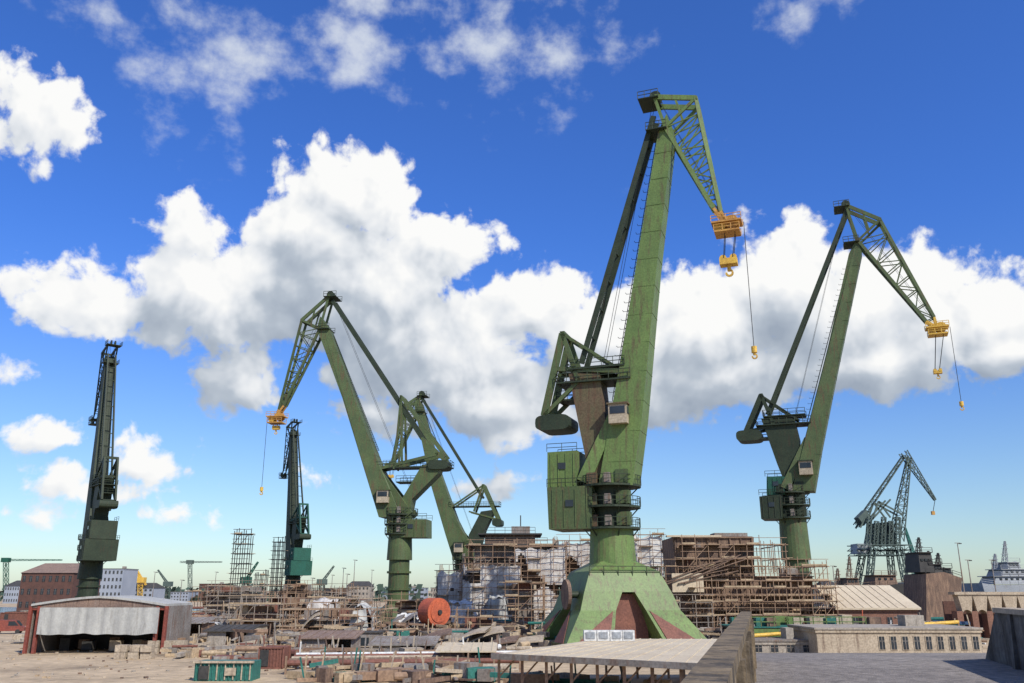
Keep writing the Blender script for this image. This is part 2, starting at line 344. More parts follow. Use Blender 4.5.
        for sx in (-1, 1):
            for sy in (-1, 1):
                def q(a, c, z): return [pw(sx*x, sy*y, z) for x, y in ((a, a), (c, a), (c, c), (a, c))]
                b.prism(q(0.7, 5.28, z3+1.5), q(1.8, 6.0, z3-0.6), gm)
                b.prism(q(1.8, 6.0, z3-0.6), q(3.0, 8.4, 1.3), gm)
                zt_, zb_ = z3-0.65, 1.32; e = 0.05
                for ax in (0, 1):
                    def w2(x, y, z): return pw(sx*x, sy*y, z) if ax == 0 else pw(sx*y, sy*x, z)
                    b.prism([w2(6.03+e, 2.2, zt_), w2(8.39+e, 7.3, zb_), w2(8.39+e, 3.5, zb_)], [w2(6.10+e, 2.2, zt_), w2(8.46+e, 7.3, zb_), w2(8.46+e, 3.5, zb_)], 'primer')
                b.prism(q(2.8, 8.6, 0.9), q(2.8, 8.6, 1.3), g2)
                for i in range(3):
                    b.tube(pw(sx*(3.8+i*1.8), sy*5.2, 0.45), pw(sx*(3.8+i*1.8), sy*6.2, 0.45), 0.45*k, 'dgrey', 14)
        for sy in (-1, 1):
            b.prism([pw(-2.6, sy*2.8, 1.6), pw(2.6, sy*2.8, 1.6), pw(2.6, sy*4.4, 1.6), pw(-2.6, sy*4.4, 1.6)], [pw(-2.2, sy*2.8, z3+1.2), pw(2.2, sy*2.8, z3+1.2), pw(2.2, sy*4.4, z3+1.2), pw(-2.2, sy*4.4, z3+1.2)], 'primer')
        b.rail(pw(-4.4, -4.5, z2+1), pw(4.4, -4.5, z2+1), gd, 1.1, 1.6, 0.08)
        b.tube(pw(-6.6, -3.0, 6.5), pw(-7.0, -3.0, 6.5), 1.7*k, 'hull', 20)
        b.tube(pw(-5.4, -3.0, 6.5), pw(-6.6, -3.0, 6.5), 0.4*k, gd, 12)
    else:
        b.tube(W((0, 0)), W((0, zn0)), R1*0.85*k, gm, 20, R1*0.8*k)
        for z in (0.3, 0.55, 0.8): b.tube(W((0, zn0*z)), W((0, zn0*z+0.4)), R1*0.95*k, g2, 20)
        b.prism([pw(x*6, y*6, 0.3) for x, y in ((-1, -1), (1, -1), (1, 1), (-1, 1))], [pw(x*R1*0.8, y*R1*0.8, zn0*0.35) for x, y in ((-1, -1), (1, -1), (1, 1), (-1, 1))], g2)
    b.make('pedestal', root)
    return root

MAIN = dict(
    boom=[(603, 487), (636, 487), (645, 420), (659, 270), (675, 135), (668, 118), (660, 135), (643, 240), (626, 350), (613, 425)],
    boomaxis=[(620, 480), (667, 130)], fork=[(588, 484), (622, 405)], ladder=[(612, 400), (656, 140)],
    aframe=[(572, 376), (603, 376), (608, 420), (612, 470), (594, 484), (585, 440)],
    houses=[([(553, 455), (582, 453), (582, 490), (553, 490)], 2.4, 'green'), ([(554, 490), (598, 488), (598, 530), (556, 531)], 3.0, 'green2')],
    house_c=(590, 440), neck=[(612, 566), (612, 530)], tt=(612, 488),
    decks=[[(561, 386), (634, 386), 2.2], [(572, 372), (628, 372), 2.0], [(560, 402), (592, 402), 1.5]],
    tie=[(655, 120), (584, 366)],
    lever=[[(566, 337), (548, 418), 0.9], [(566, 337), (582, 384), 0.6], [(548, 418), (584, 382), 0.5], [(566, 337), (616, 368), 0.35], [(562, 372), (630, 374), 0.6]],
    cw=(557, 425), jib=[(656, 102), (697, 103), (667, 132), (721, 213), (714, 210)], tip=(727, 224), hook=(729, 266), aux=(745, 352), cab=(622, 418),
    ped=[(612, 572), (612, 585), (612, 604)],
    num=dict(R=2.9, cw=(2.3, 1.0), boomhw=[2.3, 2.3, 2.0, 1.6, 1.3, 1.2, 1.2, 1.5, 1.8, 2.0]))
D1 = 108; base1 = (S(614, 600, D1).x, D1); phi1 = math.radians(-20)
T1 = conv(Plane(base1, phi1), MAIN)
build_crane('shipyard_crane', base1, phi1, T1, pedyaw=math.radians(12))

RIGHT = dict(
    boom=[(793, 492), (815, 492), (822, 450), (836, 380), (862, 255), (857, 240), (849, 256), (828, 350), (808, 430), (800, 462)],
    boomaxis=[(805, 480), (858, 260)], fork=[(786, 490), (808, 440)], ladder=[(806, 425), (848, 262)],
    aframe=[(762, 420), (795, 420), (800, 440), (800, 470), (788, 490), (778, 465)],
    houses=[([(768, 478), (786, 478), (786, 496), (768, 496)], 2.4, 'gteal'), ([(761, 498), (784, 496), (784, 520), (763, 520)], 3.0, 'gdark')],
    house_c=(785, 460), neck=[(797, 560), (797, 519)], tt=(797, 494),
    decks=[[(757, 427), (812, 427), 2.2], [(764, 418), (806, 418), 2.0], [(745, 440), (785, 440), 1.5]],
    tie=[(847, 212), (768, 416)],
    lever=[[(762, 397), (747, 433), 0.9], [(762, 397), (775, 427), 0.6], [(747, 433), (775, 427), 0.5], [(762, 397), (800, 422), 0.3]],
    cw=(750, 437), jib=[(846, 208), (880, 222), (858, 243), (934, 318), (926, 322)], tip=(937, 328), hook=(938, 374), aux=(960, 405), cab=(806, 470),
    ped=[(797, 570), (797, 580), (797, 590)],
    num=dict(R=2.6, cw=(2.3, 1.0), bighook=False, boomhw=[2.3, 2.3, 2.0, 1.6, 1.3, 1.2, 1.2, 1.5, 1.8, 2.0]))
D2 = 158; base2 = (S(799, 590, D2).x, D2); phi2 = math.radians(-22)
T2 = conv(Plane(base2, phi2), RIGHT)
build_crane('shipyard_crane', base2, phi2, T2, pedestal='column', gm='green2', g2='gdark', gb='gdark', tipc='yellow')

CRA = dict(
    boom=[(404, 518), (382, 518), (370, 480), (345, 400), (319, 330), (322, 318), (331, 330), (355, 395), (380, 462), (398, 500)],
    boomaxis=[(392, 510), (325, 330)], fork=[(412, 516), (385, 478)], ladder=[(378, 450), (333, 335)],
    aframe=[(424, 466), (444, 462), (440, 474), (414, 500), (410, 520), (392, 520)],
    houses=[([(398, 520), (429, 520), (429, 538), (398, 538)], 2.4, 'green2')],
    house_c=(415, 500), neck=[(398, 560), (398, 535)], tt=(398, 516),
    decks=[[(452, 467), (372, 467), 1.8], [(420, 482), (398, 482), 1.6]],
    tie=[(334, 302), (424, 440)],
    lever=[[(403, 398), (447, 458), 0.6], [(403, 398), (404, 462), 0.4], [(403, 398), (396, 470), 0.3], [(380, 470), (440, 455), 0.6], [(424, 440), (447, 462), 0.7]],
    cw=(440, 466), jib=[(331, 298), (304, 322), (322, 330), (280, 410), (285, 406)], tip=(277, 417), hook=(276, 430), aux=(266, 490), cab=(386, 498),
    ped=[(398, 575), (398, 582), (398, 590)],
    num=dict(R=2.5, cw=(2.0, 0.9), tiew=0.8, bighook=False, boomhw=[2.3, 2.3, 2.0, 1.6, 1.3, 1.2, 1.2, 1.5, 1.8, 2.0]))
D3 = 172; base3 = (S(398, 600, D3).x, D3); phi3 = math.radians(-8)
T3 = conv(Plane(base3, phi3), CRA)
build_crane('shipyard_crane', base3, phi3, T3, pedestal='column', gm='green2', gb='green2', tipc='orange')

CRB = dict(
    boom=[(474, 560), (455, 560), (447, 535), (432, 485), (415, 405), (418, 398), (423, 405), (440, 470), (458, 520), (468, 540)],
    boomaxis=[(392, 510), (325, 330)], fork=[(480, 558), (452, 520)], ladder=[(440, 450), (424, 410)],
    aframe=[(482, 512), (496, 510), (486, 530), (478, 556), (466, 560), (470, 535)],
    houses=[([(466, 545), (484, 545), (484, 560), (466, 560)], 2.4, 'green2')],
    house_c=(475, 540), neck=[(464, 590), (464, 570)], tt=(464, 560),
    decks=[[(500, 506), (450, 506), 1.8]],
    tie=[(422, 398), (483, 498)],
    lever=[[(484, 486), (499, 520), 0.9], [(484, 486), (452, 508), 0.4], [(484, 486), (475, 512), 0.5], [(499, 520), (470, 512), 0.4]],
    cw=(498, 523), jib=[(422, 396), (404, 408), (418, 412), (393, 460), (397, 458)], tip=(391, 464), hook=(391, 478), cab=(460, 548),
    ped=[(398, 575), (398, 582), (398, 590)],
    num=dict(R=2.5, cw=(1.3, 0.9), tiew=0.6, bighook=False, boomhw=[2.3, 2.3, 2.0, 1.6, 1.3, 1.2, 1.2, 1.5, 1.8, 2.0]))
D4 = 235; base4 = (S(464, 600, D4).x, D4); phi4 = math.radians(-8)
T4 = conv(Plane(base4, phi4), CRB)
build_crane('shipyard_crane', base4, phi4, T4, pedestal='column', gm='green2', gb='gdark', tipc='green2')

Dl = 215; build_crane('shipyard_crane', (S(86, 605, Dl).x, Dl), math.radians(129), T1, k=0.97, gm='gdark', g2='gdark', gb='gdark', pedestal='column', tipc='gdark', hooks=False, hk=1.3)
Dm = 250; build_crane('shipyard_crane', (S(291, 605, Dm).x, Dm), math.radians(126), T1, k=0.77, gm='gdark', g2='gteal', gb='gdark', pedestal='column', tipc='gdark', hooks=False, hk=1.35)

# ------------------------------------------------------------------ far lattice level-luffing crane
def lattice_crane(name, D):
    root = empty(name); q = lambda u, v, y=0: S(u, v, D)+Vector((0, y, 0)); k = 'latt'
    side = Vector((0, 1, 0))
    b = B()
    for u0, u1 in ((858, 868), (902, 894)):
        for y in (-6, 6):
            a = q(u0, 600, y); a.z = 0.5; b.truss(a, q(u1, 548, y*0.6), 1.6, 1.6, 6, k, 0.3, side, tb=0.18)
    for v in (548, 553): b.truss(q(852, v), q(906, v), 8, 1.6, 8, k, 0.3, side, tb=0.18)
    b.make('portal', root); b = B()
    b.prism([q(*p, -2.4) for p in ((870, 524), (890, 522), (894, 546), (866, 546))], [q(*p, 2.4) for p in ((870, 524), (890, 522), (894, 546), (866, 546))], k)
    b.prism([q(*p, -3) for p in ((854, 544), (868, 544), (868, 554), (854, 554))], [q(*p, 3) for p in ((854, 544), (868, 544), (868, 554), (854, 554))], 'grey')
    for i in range(5): b.truss(q(864+i*7.5, 546, -3), q(866+i*7, 518+i%2*4, -3), 1, 1.2, 4, k, 0.25, side, tb=0.15)
    b.prism([q(*p, -3.1) for p in ((884, 526), (890, 526), (890, 532), (884, 532))], [q(*p, 3.1) for p in ((884, 526), (890, 526), (890, 532), (884, 532))], 'glass')
    b.make('machine_house', root); b = B()
    b.truss(q(896, 540), q(909, 458), 3, 4.0, 12, k, 0.3, side, 1.5, 1.0, 0.18)
    b.truss(q(856, 526), q(904, 456), 1.6, 1.4, 12, k, 0.25, side, 1.2, 0.8, 0.16)
    b.truss(q(903, 452), q(935, 500), 2, 2.4, 9, k, 0.25, side, 0.8, 0.5, 0.15)
    for a, c in (((870, 520), (876, 502)), ((888, 518), (876, 502)), ((876, 502), (900, 515)), ((862, 520), (858, 528)), ((866, 524), (888, 500))):
        for y in (-2, 2): b.beam(q(*a, y), q(*c, y), 0.4, 0.5, k)
    b.make('jib', root); b = B()
    b.prism([q(*p, -2) for p in ((856, 518), (864, 510), (868, 518), (862, 526))], [q(*p, 2) for p in ((856, 518), (864, 510), (868, 518), (862, 526))], k)
    b.beam(q(935, 500), q(933, 512), 0.15, 0.15, 'black'); b.box(q(933, 513), (1, 0.8, 1.2), 'orange')
    b.make('counterweight', root)
lattice_crane('harbour_crane', 290)
def small_crane(name, D, u, vb, pts, k='teal'):
    root = empty(name); b = B(); side = Vector((0, 1, 0)); base = S(u, vb, D); base.z = 0
    b.truss(base, S(u, pts[0][1], D), 2.5, 2.5, 8, k, 0.3, side, tb=0.2); b.box(S(u, pts[0][1], D), (5, 4, 3), k)
    b.make('mast', root); b = B()
    for a, c in zip(pts, pts[1:]): b.truss(S(*a, D), S(*c, D), 1.4, 1.2, 10, k, 0.28, side, 0.7, 0.6, 0.18)
    b.make('jib', root)
small_crane('harbour_crane', 380, 916, 600, [(914, 556), (905, 528)], 'teal')
small_crane('tower_crane', 620, 6, 600, [(2, 560), (62, 560)], 'gteal')
small_crane('tower_crane', 700, 190, 600, [(180, 562), (222, 562)], 'latt')
small_crane('harbour_crane', 520, 141, 600, [(141, 580), (136, 570), (146, 585)], 'yellow')
small_crane('harbour_crane', 480, 322, 600, [(322, 582), (334, 566)], 'latt'); small_crane('harbour_crane', 560, 168, 600, [(168, 584), (158, 570)], 'latt'); small_crane('harbour_crane', 450, 246, 600, [(246, 580), (258, 562)], 'gteal')

# ------------------------------------------------------------------ scaffolds, ship blocks, sheeting
def scaffold(name, x0, x1, y0, y1, z0, z1, step=2.1, lift=2.0, k='steel', plank=0.6, t=0.09, ragged=1.5, parent=None):
    b = B(); nx = max(1, round((x1-x0)/step)); ny = max(1, round((y1-y0)/step)); nz = max(1, round((z1-z0)/lift))
    xs = [x0+(x1-x0)*i/nx for i in range(nx+1)]; ys = [y0+(y1-y0)*i/ny for i in range(ny+1)]
    edge = lambda i, j: i in (0, nx) or j in (0, 1, ny)
    for i, x in enumerate(xs):
        for j, y in enumerate(ys):
            if not edge(i, j): continue
            top = z1+random.uniform(-0.3, ragged)
            b.beam((x+random.uniform(-.08, .08), y, z0), (x, y, top), t, t, k)
    for l in range(1, nz+1):
        z = z0+(z1-z0)*l/nz
        for j in (0, 1, ny):
            if j > ny: continue
            b.beam((x0-0.4, ys[j], z), (x1+0.4, ys[j], z+random.uniform(-.06, .06)), t, t, k)
            if j == 0: b.beam((x0-0.3, ys[j], z+1.0), (x1+0.3, ys[j], z+1.0), t*0.8, t*0.8, k)
        for i in range(nx+1):
            b.beam((xs[i], y0-0.3, z), (xs[i], ys[min(1, ny)]+0.2, z), t, t, k)
        for i in (0, nx): b.beam((xs[i], y0, z), (xs[i], y1, z), t, t, k)
        for i in range(nx):
            if random.random() < plank:
                b.box(((xs[i]+xs[i+1])/2, (ys[0]+ys[min(1, ny)])/2, z+0.08), (xs[i+1]-xs[i]-0.05, (ys[min(1, ny)]-ys[0])*0.9, 0.07), 'wood')
                if random.random() < 0.5: b.box(((xs[i]+xs[i+1])/2, ys[0]-0.04, z+0.2), (xs[i+1]-xs[i]-0.02, 0.04, 0.22), 'wood')
            if random.random() < 0.22:
                zb = z-(z1-z0)/nz
                b.beam((xs[i], y0-0.06, zb), (xs[i+1], y0-0.06, z), t*0.8, t*0.8, k)
        for j in range(ny):
            if random.random() < plank:
                for i in (0, nx): b.box((xs[i]-0.5 if i == 0 else xs[i]+0.5, (ys[j]+ys[j+1])/2, z+0.08), (0.9, ys[j+1]-ys[j]-0.05, 0.07), 'wood')
    return b.make(name, parent)
def sheet(name, pts, k='tarp', nx=40, nz=24, amp=0.35, parent=None, seed=0, pleat=0.0, holes=0.02):
    bl, br, tr, tl = [Vector(p) for p in pts]; nrm = (br-bl).cross(tl-bl).normalized(); b = B(); vs = []
    for j in range(nz+1):
        for i in range(nx+1):
            f, g = i/nx, j/nz; p = (bl.lerp(br, f)).lerp(tl.lerp(tr, f), g)
            d = noise.noise(Vector((p.x*0.5+seed, p.y*0.5, p.z*0.18)))*amp*1.6+noise.noise(Vector((p.x*1.7+seed, p.y*1.7, p.z*0.5)))*amp*0.7
            if not pleat: d += 0.5*amp*abs(math.sin(p.z*math.pi/2.0))
            if pleat: d += pleat*math.sin((bl.lerp(br, f)-bl).length*4.2+2.5*noise.noise(Vector((p.x*.5, 0, 0))))
            if j in (0, nz) and not pleat: p = p+Vector((0, 0, noise.noise(Vector((p.x*0.8, p.y, seed)))*0.6))
            if pleat and j == 0: p = p+Vector((0, 0, noise.noise(Vector((p.x*0.5, p.y, seed)))*0.2))
            vs.append(p+nrm*d)
    fs = []
    for j in range(nz):
        for i in range(nx):
            p = vs[j*(nx+1)+i]
            if holes and noise.noise(Vector((p.x*0.3+seed, p.y*0.3, p.z*0.35))) > 0.5-holes*6: continue
            fs.append((j*(nx+1)+i, j*(nx+1)+i+1, (j+1)*(nx+1)+i+1, (j+1)*(nx+1)+i))
    b.add(vs, fs, k); o = b.make(name, parent)
    for p in o.data.polygons: p.use_smooth = True
    return o
def ship_block(b, x0, x1, y0, y1, z0, z1, k='hull', rake=0.12, decks=3):
    w = x1-x0; h = z1-z0
    b.prism([(x0+w*rake, y0, z0), (x1-w*0.03, y0, z0), (x1, y0, z1), (x0, y0, z1)], [(x0+w*rake, y1, z0), (x1-w*0.03, y1, z0), (x1, y1, z1), (x0, y1, z1)], k)
    n = max(3, int(w/1.6))
    for i in range(n+1):
        x = x0+w*rake+(w*(1-rake-0.03))*i/n; b.box((x, y0-0.12, (z0+z1)/2), (0.12, 0.22, h*0.98), k)
    for i in range(decks+1):
        z = z0+h*i/decks; b.box(((x0+x1)/2+w*rake*0.3, y0-0.2, z), (w*0.94, 0.36, 0.14), k)
    for i in range(int(w/1.8)):
        x = x0+w*rake+1+random.random()*(w*(1-rake)-2); z = z0+h*random.choice([0.25, 0.4, 0.55, 0.8])
        b.box((x, y0-0.05, z), (random.uniform(0.5, 1.6), 0.13, random.uniform(0.5, 1.3)), random.choice(['dgrey', 'dgrey', 'primer', 'hullg', 'sandc']))
def yard_block(name, u0, u1, vt, D, dep, k='hull', sk='steel', over=0.8, step=2.1):
    root = empty(name); x0, x1 = GX(u0, D), GX(u1, D); z1 = GZ(vt, D)
    b = B(); ship_block(b, x0+1.6, x1-1.6, D+1.8, D+dep-1.8, 1.2, z1-0.6, k)
    for i in range(int((x1-x0)/2.5)): b.box((x0+2+i*2.5, D+2.3, 0.6), (0.8, 1.2, 1.2), 'wood')
    for i in range(14):
        x = random.uniform(x0+2, x1-2); b.box((x, random.uniform(D+2.5, D+dep-2.5), z1-0.2+0.3), (random.uniform(.5, 2.5), random.uniform(.5, 2), random.uniform(0.5, 1.6)), random.choice(['hull', 'steelb', 'hullg', 'primer', 'sandc']))
    b.make('hull_section', root)
    scaffold('scaffolding', x0, x1, D, D+dep, 0, z1+over, k=sk, parent=root, step=step, plank=0.7)
    return root, x0, x1, z1
r, x0, x1, z1 = yard_block('ship_hull_section', 668, 832, 572, 128, 16, 'hull', 'steelb', step=1.8)
b = B(); xa, xb = GX(677, 131), GX(760, 131); zt = GZ(537, 131)
ship_block(b, xa, xb, 131, 141, z1-1.0, zt, 'hull', 0.02, 4)
b.box(((xa+xb)/2-3, 130.9, zt+0.1), (xb-xa-4, 1.2, 0.25), 'roofbeige'); b.box((xb-3, 134, zt-0.6), (5.0, 3, 2.6), 'hullg'); b.make('deckhouse', r)
scaffold('upper_scaffolding', xa+1, GX(790, 130), 129.2, 142, z1, zt-1.2, k='steelb', parent=r, step=1.8)
scaffold('side_scaffolding', GX(700, 125), GX(836, 125), 124, 127.5, 0, GZ(588, 125), k='steelb', plank=0.85, parent=r, step=1.8)
scaffold('side_scaffolding', GX(664, 122), GX(712, 122), 121.5, 123.5, 0, GZ(602, 122), k='steel', plank=0.8, parent=r)
b = B()
for i in range(7): b.beam((xa-3+i*0.9, 127, z1+random.uniform(-2, 1)), (xa+7+i*0.5, 127.4, z1+random.uniform(0, 3)), 0.5, 0.12, 'hull')
b.box((GX(690, 127), 127.3, z1-1.5), (4.5, 0.4, 2.6), 'roofbeige'); b.make('loose_plating', r)

root = empty('ship_under_scaffold_sheeting')
def PB(u0, u1, vt, D, vb=None): return GX(u0, D), GX(u1, D), GZ(vt, D), (0 if vb is None else GZ(vb, D))
for (u0, u1, vt, D, dep, kk) in ((437, 470, 573, 150, 14, 'tarp'), (462, 520, 566, 142, 16, 'tarp'), (516, 566, 549, 148, 20, 'tarp'), (560, 640, 543, 152, 20, 'tarp'), (632, 666, 537, 156, 16, 'tarpw')):
    x0, x1, zt, _ = PB(u0, u1, vt, D)
    sheet('sheeting', [(x0, D, 0), (x1, D, 0), (x1, D, zt), (x0, D, zt)], kk, int((x1-x0)*2.2)+6, 40, 0.16, root, seed=u0, holes=0.03)
    sheet('side_sheeting', [(x1, D, 0), (x1, D+dep, 0), (x1, D+dep, zt), (x1, D, zt)], kk, 24, 24, 0.16, root, seed=u1)
    sheet('side_sheeting', [(x0, D+dep, 0), (x0, D, 0), (x0, D, zt), (x0, D+dep, zt)], kk, 24, 24, 0.16, root, seed=u1+3)
    b = B(); b.box(((x0+x1)/2, D+dep/2, zt-0.9), (x1-x0-0.8, dep-0.8, 0.3), 'hullg'); b.box(((x0+x1)/2, D+dep/2+.8, (zt-1)/2), (x1-x0-2.4, dep-2.6, zt-1.2), 'hull'); b.make('hull', root)
    scaffold('scaffolding', x0-0.2, x1+0.2, D-0.7, D+dep, 0, zt+0.4, k='steelb', plank=0.16, t=0.085, parent=root)
x0, x1, zt, zb = PB(474, 548, 546, 160, 575)
b = B(); ship_block(b, x0, x1, 160, 174, 2, zt, 'hullg', 0.0, 5)
x2, x3 = GX(484, 160), GX(536, 160)
b.box(((x0+x1)/2, 166, zt+0.15), (x1-x0+3, 15, 0.3), 'dgrey'); b.box(((x2+x3)/2, 166, zt+1.2), (x3-x2, 9, 1.8), 'hull')
b.box(((x2+x3)/2, 166, zt+2.2), (x3-x2+2.5, 11, 0.25), 'dgrey'); b.box(((x2+x3)/2+2, 166, zt+3.0), (3.5, 4, 1.6), 'hullg')
b.beam(((x2+x3)/2+2, 166, zt+3), ((x2+x3)/2+2, 166, zt+6), 0.2, 0.2, 'dgrey')
b.rail((x0, 158.8, zt+0.3), (x1, 158.8, zt+0.3), 'dgrey'); b.rail((x2, 160.8, zt+2.3), (x3, 160.8, zt+2.3), 'dgrey')
b.make('deckhouse', root)
scaffold('deckhouse_scaffolding', x0-1, x1+1, 157.5, 175, 2, zt, k='steelb', parent=root)

yard_block('ship_hull_section', 205, 262, 590, 178, 10, 'hullg', 'steel')
yard_block('ship_hull_section', 258, 330, 603, 150, 10, 'hull', 'steelb')
yard_block('ship_hull_section', 283, 382, 616, 122, 10, 'hullg', 'steelb', step=1.6)
yard_block('ship_hull_section', 330, 372, 604, 145, 8, 'hullg', 'steel')
yard_block('ship_hull_section', 505, 545, 588, 136, 8, 'hullg', 'steelb')
yard_block('ship_hull_section', 190, 235, 595, 200, 8, 'hull', 'steelb')
yard_block('ship_hull_section', 385, 432, 606, 140, 7, 'hullg', 'steelb')
yard_block('ship_hull_section', 268, 312, 588, 215, 8, 'hull', 'steelb')
yard_block('ship_hull_section', 228, 280, 610, 138, 6, 'hull', 'steel')
yard_block('ship_hull_section', 312, 350, 592, 200, 8, 'hullg', 'steelb')
yard_block('ship_hull_section', 455, 505, 624, 116, 6, 'hull', 'steelb', step=1.7)
r = empty('covered_ship_block')
for u0, u1, vt, D, kk in ((388, 430, 619, 124, 'tarpw'), (300, 338, 604, 140, 'tarp'), (440, 478, 606, 130, 'tarp'), (482, 512, 600, 134, 'tarpg'), (345, 372, 610, 118, 'tarpg')):
    x0, x1, zt, _ = PB(u0, u1, vt, D); sheet('tarpaulin_front', [(x0, D, 0), (x1, D, 0), (x1-1, D+1, zt), (x0+1, D+1, zt)], kk, 24, 14, 0.4, r, seed=u0, holes=0)
    sheet('tarpaulin_top', [(x0+1, D+1, zt), (x1-1, D+1, zt), (x1-1, D+6, zt+0.4), (x0+1, D+6, zt+0.4)], kk, 24, 10, 0.4, r, seed=u0+1, holes=0)
    sheet('tarpaulin_side', [(x1, D, 0), (x1, D+6, 0), (x1-1, D+6, zt), (x1-1, D+1, zt)], kk, 14, 10, 0.3, r, seed=u0+2, holes=0)
    scaffold('scaffolding', x0-0.5, x1+0.5, D-0.8, D+1.0, 0, zt-0.8, k='steelb', plank=0.3, parent=r)

def tower(name, u0, u1, vt, D):
    x0, x1, zt, _ = PB(u0, u1, vt, D); scaffold(name, x0, x1, D, D+(x1-x0), 0, zt, step=(x1-x0)/2, lift=2.0, k='dgrey', t=0.14, plank=0.3)
tower('scaffold_tower', 227, 242, 534, 190); tower('scaffold_tower', 268, 277, 542, 200); tower('scaffold_tower', 252, 262, 575, 200)

# ------------------------------------------------------------------ yard objects
def curved_plate_heap(name, u0, u1, v0, v1, D, k, n=6):
    b = B(); x0, x1 = GX(u0, D), GX(u1, D)
    for i in range(n):
        cx = random.uniform(x0, x1); w = random.uniform(3, (x1-x0)*0.6); y = D+random.uniform(-2, 3); zb = random.uniform(0.2, 0.8); h = random.uniform(0.3, 1)*GZ(v0, D)
        seg = 10; vs = []; a = random.uniform(-0.4, 0.4)
        for j in range(seg+1):
            f = j/seg; z = zb+h*math.sin(f*1.5); xx = cx-w/2+w*f
            vs += [(xx, y, z), (xx+a*2, y+3.0, z+0.45), (xx, y, z-0.15), (xx+a*2, y+3, z+0.2)]
        fs = []
        for j in range(seg):
            o = j*4; fs += [(o, o+4, o+5, o+1), (o+2, o+3, o+7, o+6), (o, o+2, o+6, o+4), (o+1, o+5, o+7, o+3)]
        b.add(vs, fs, k if i % 3 else 'hull')
    return b.make(name)
def jumble(name, u0, u1, D, dep, hmax, n, ks=('steelb', 'hull', 'wood', 'concrete', 'primer', 'hullg')):
    b = B(); x0, x1 = GX(u0, D), GX(u1, D)
    for i in range(n):
        x = random.uniform(x0, x1); y = D+random.uniform(0, dep); z = random.random()**2*hmax; k = random.choice(ks); t = random.random()
        a = random.uniform(0, 3.1)
        if t < 0.45:
            L = random.uniform(1.5, 6); dz = random.uniform(-0.3, 0.5)
            b.beam((x-L/2*math.cos(a), y-L/2*math.sin(a), z+0.15), (x+L/2*math.cos(a), y+L/2*math.sin(a), max(0.15, z+dz)), random.uniform(.1, .4), random.uniform(.1, .4), k)
        elif t < 0.75: b.box((x, y, z*0.6+0.3), (random.uniform(.6, 2.8), random.uniform(.6, 2), random.uniform(.4, 1.2)), k, a)
        elif t < 0.88: b.tube((x, y, z+0.3), (x+random.uniform(-3, 3), y+random.uniform(-1, 1), z+0.35), random.uniform(0.1, 0.4), k, 10)
        else: b.beam((x, y, 0), (x+random.uniform(-.6, .6), y, random.uniform(1.5, hmax+1.5)), 0.12, 0.12, k)
    return b.make(name)
jumble('scrap_metal_heap', 175, 300, 140, 20, 3.0, 200); jumble('scrap_metal_heap', 230, 400, 106, 12, 2.4, 220, ('steelb', 'hull', 'wood', 'concrete', 'sandc', 'hullg'))
jumble('scrap_metal_heap', 380, 560, 108, 16, 2.8, 280, ('steelb', 'hull', 'wood', 'concrete', 'sandc', 'hullg', 'teal')); jumble('timber_stack', 390, 520, 92, 8, 1.3, 120, ('wood', 'roofbeige', 'sandc', 'hullg'))
jumble('scrap_metal_heap', 670, 860, 108, 10, 2.4, 220); jumble('scrap_metal_heap', 170, 280, 165, 12, 3.8, 150)
jumble('scrap_metal_heap', 560, 690, 118, 10, 2.0, 90); jumble('scrap_metal_heap', 280, 500, 84, 8, 1.4, 170, ('steelb', 'hull', 'sandc', 'concrete', 'hullg', 'white'))
jumble('construction_rubble', 15, 200, 122, 6, 0.9, 110, ('concrete', 'sandc', 'wood', 'hullg')); jumble('scrap_metal_heap', 0, 60, 190, 20, 3.5, 90)
jumble('scrap_metal_heap', 110, 215, 145, 12, 2.6, 120); jumble('construction_rubble', 170, 260, 98, 5, 0.9, 60, ('concrete', 'sandc', 'wood', 'primer'))
jumble('scrap_metal_heap', 300, 500, 72, 5, 0.9, 110, ('steelb', 'hullg', 'sandc', 'teal', 'hull', 'wood')); jumble('scrap_metal_heap', 215, 300, 88, 6, 1.2, 70, ('steelb', 'hullg', 'sandc', 'primer', 'wood'))
curved_plate_heap('hull_plate_stack', 385, 440, 616, 640, 116, 'hullg'); curved_plate_heap('hull_plate_stack', 420, 520, 634, 655, 98, 'sandc', 8)
curved_plate_heap('hull_plate_stack', 300, 370, 616, 640, 118, 'sandc')
def low_shed(name, u0, u1, D, dep, h, rise, wall, roofm):
    root = empty(name); x0, x1 = GX(u0, D, 655), GX(u1, D, 655); cx = (x0+x1)/2; b = B()
    for x in (x0+.1, x1-.1): b.box((x, D+dep/2, h/2), (0.15, dep, h), wall)
    b.box((cx, D+dep, h/2), (x1-x0, 0.15, h), wall); b.box(((x0+cx)/2, D, h/2), ((x1-x0)/2-.3, 0.12, h), wall); b.make('walls', root); b = B()
    b.hexa([(x0-.4, D-.5, h), (x1+.4, D-.5, h), (x1+.4, D+dep+.3, h+rise), (x0-.4, D+dep+.3, h+rise), (x0-.4, D-.5, h+.14), (x1+.4, D-.5, h+.14), (x1+.4, D+dep+.3, h+rise+.14), (x0-.4, D+dep+.3, h+rise+.14)], roofm)
    n = int((x1-x0)/0.9)
    for i in range(n+1): b.beam((x0+i*(x1-x0)/n, D-.5, h+.17), (x0+i*(x1-x0)/n, D+dep+.3, h+rise+.17), 0.08, 0.07, roofm)
    b.make('roof', root); b = B()
    for i in range(4): b.box((cx+.8+i*(x1-cx-1)/4, D+dep/2, 0.5), (0.8, 1, random.uniform(.6, 1.2)), 'steelb')
    b.make('stored_goods', root)
low_shed('lean_to_shed', 300, 352, 96, 5, 2.0, 0.5, 'hullg', 'roofrust'); low_shed('lean_to_shed', 372, 432, 90, 5, 1.7, 0.5, 'sandc', 'hullg')
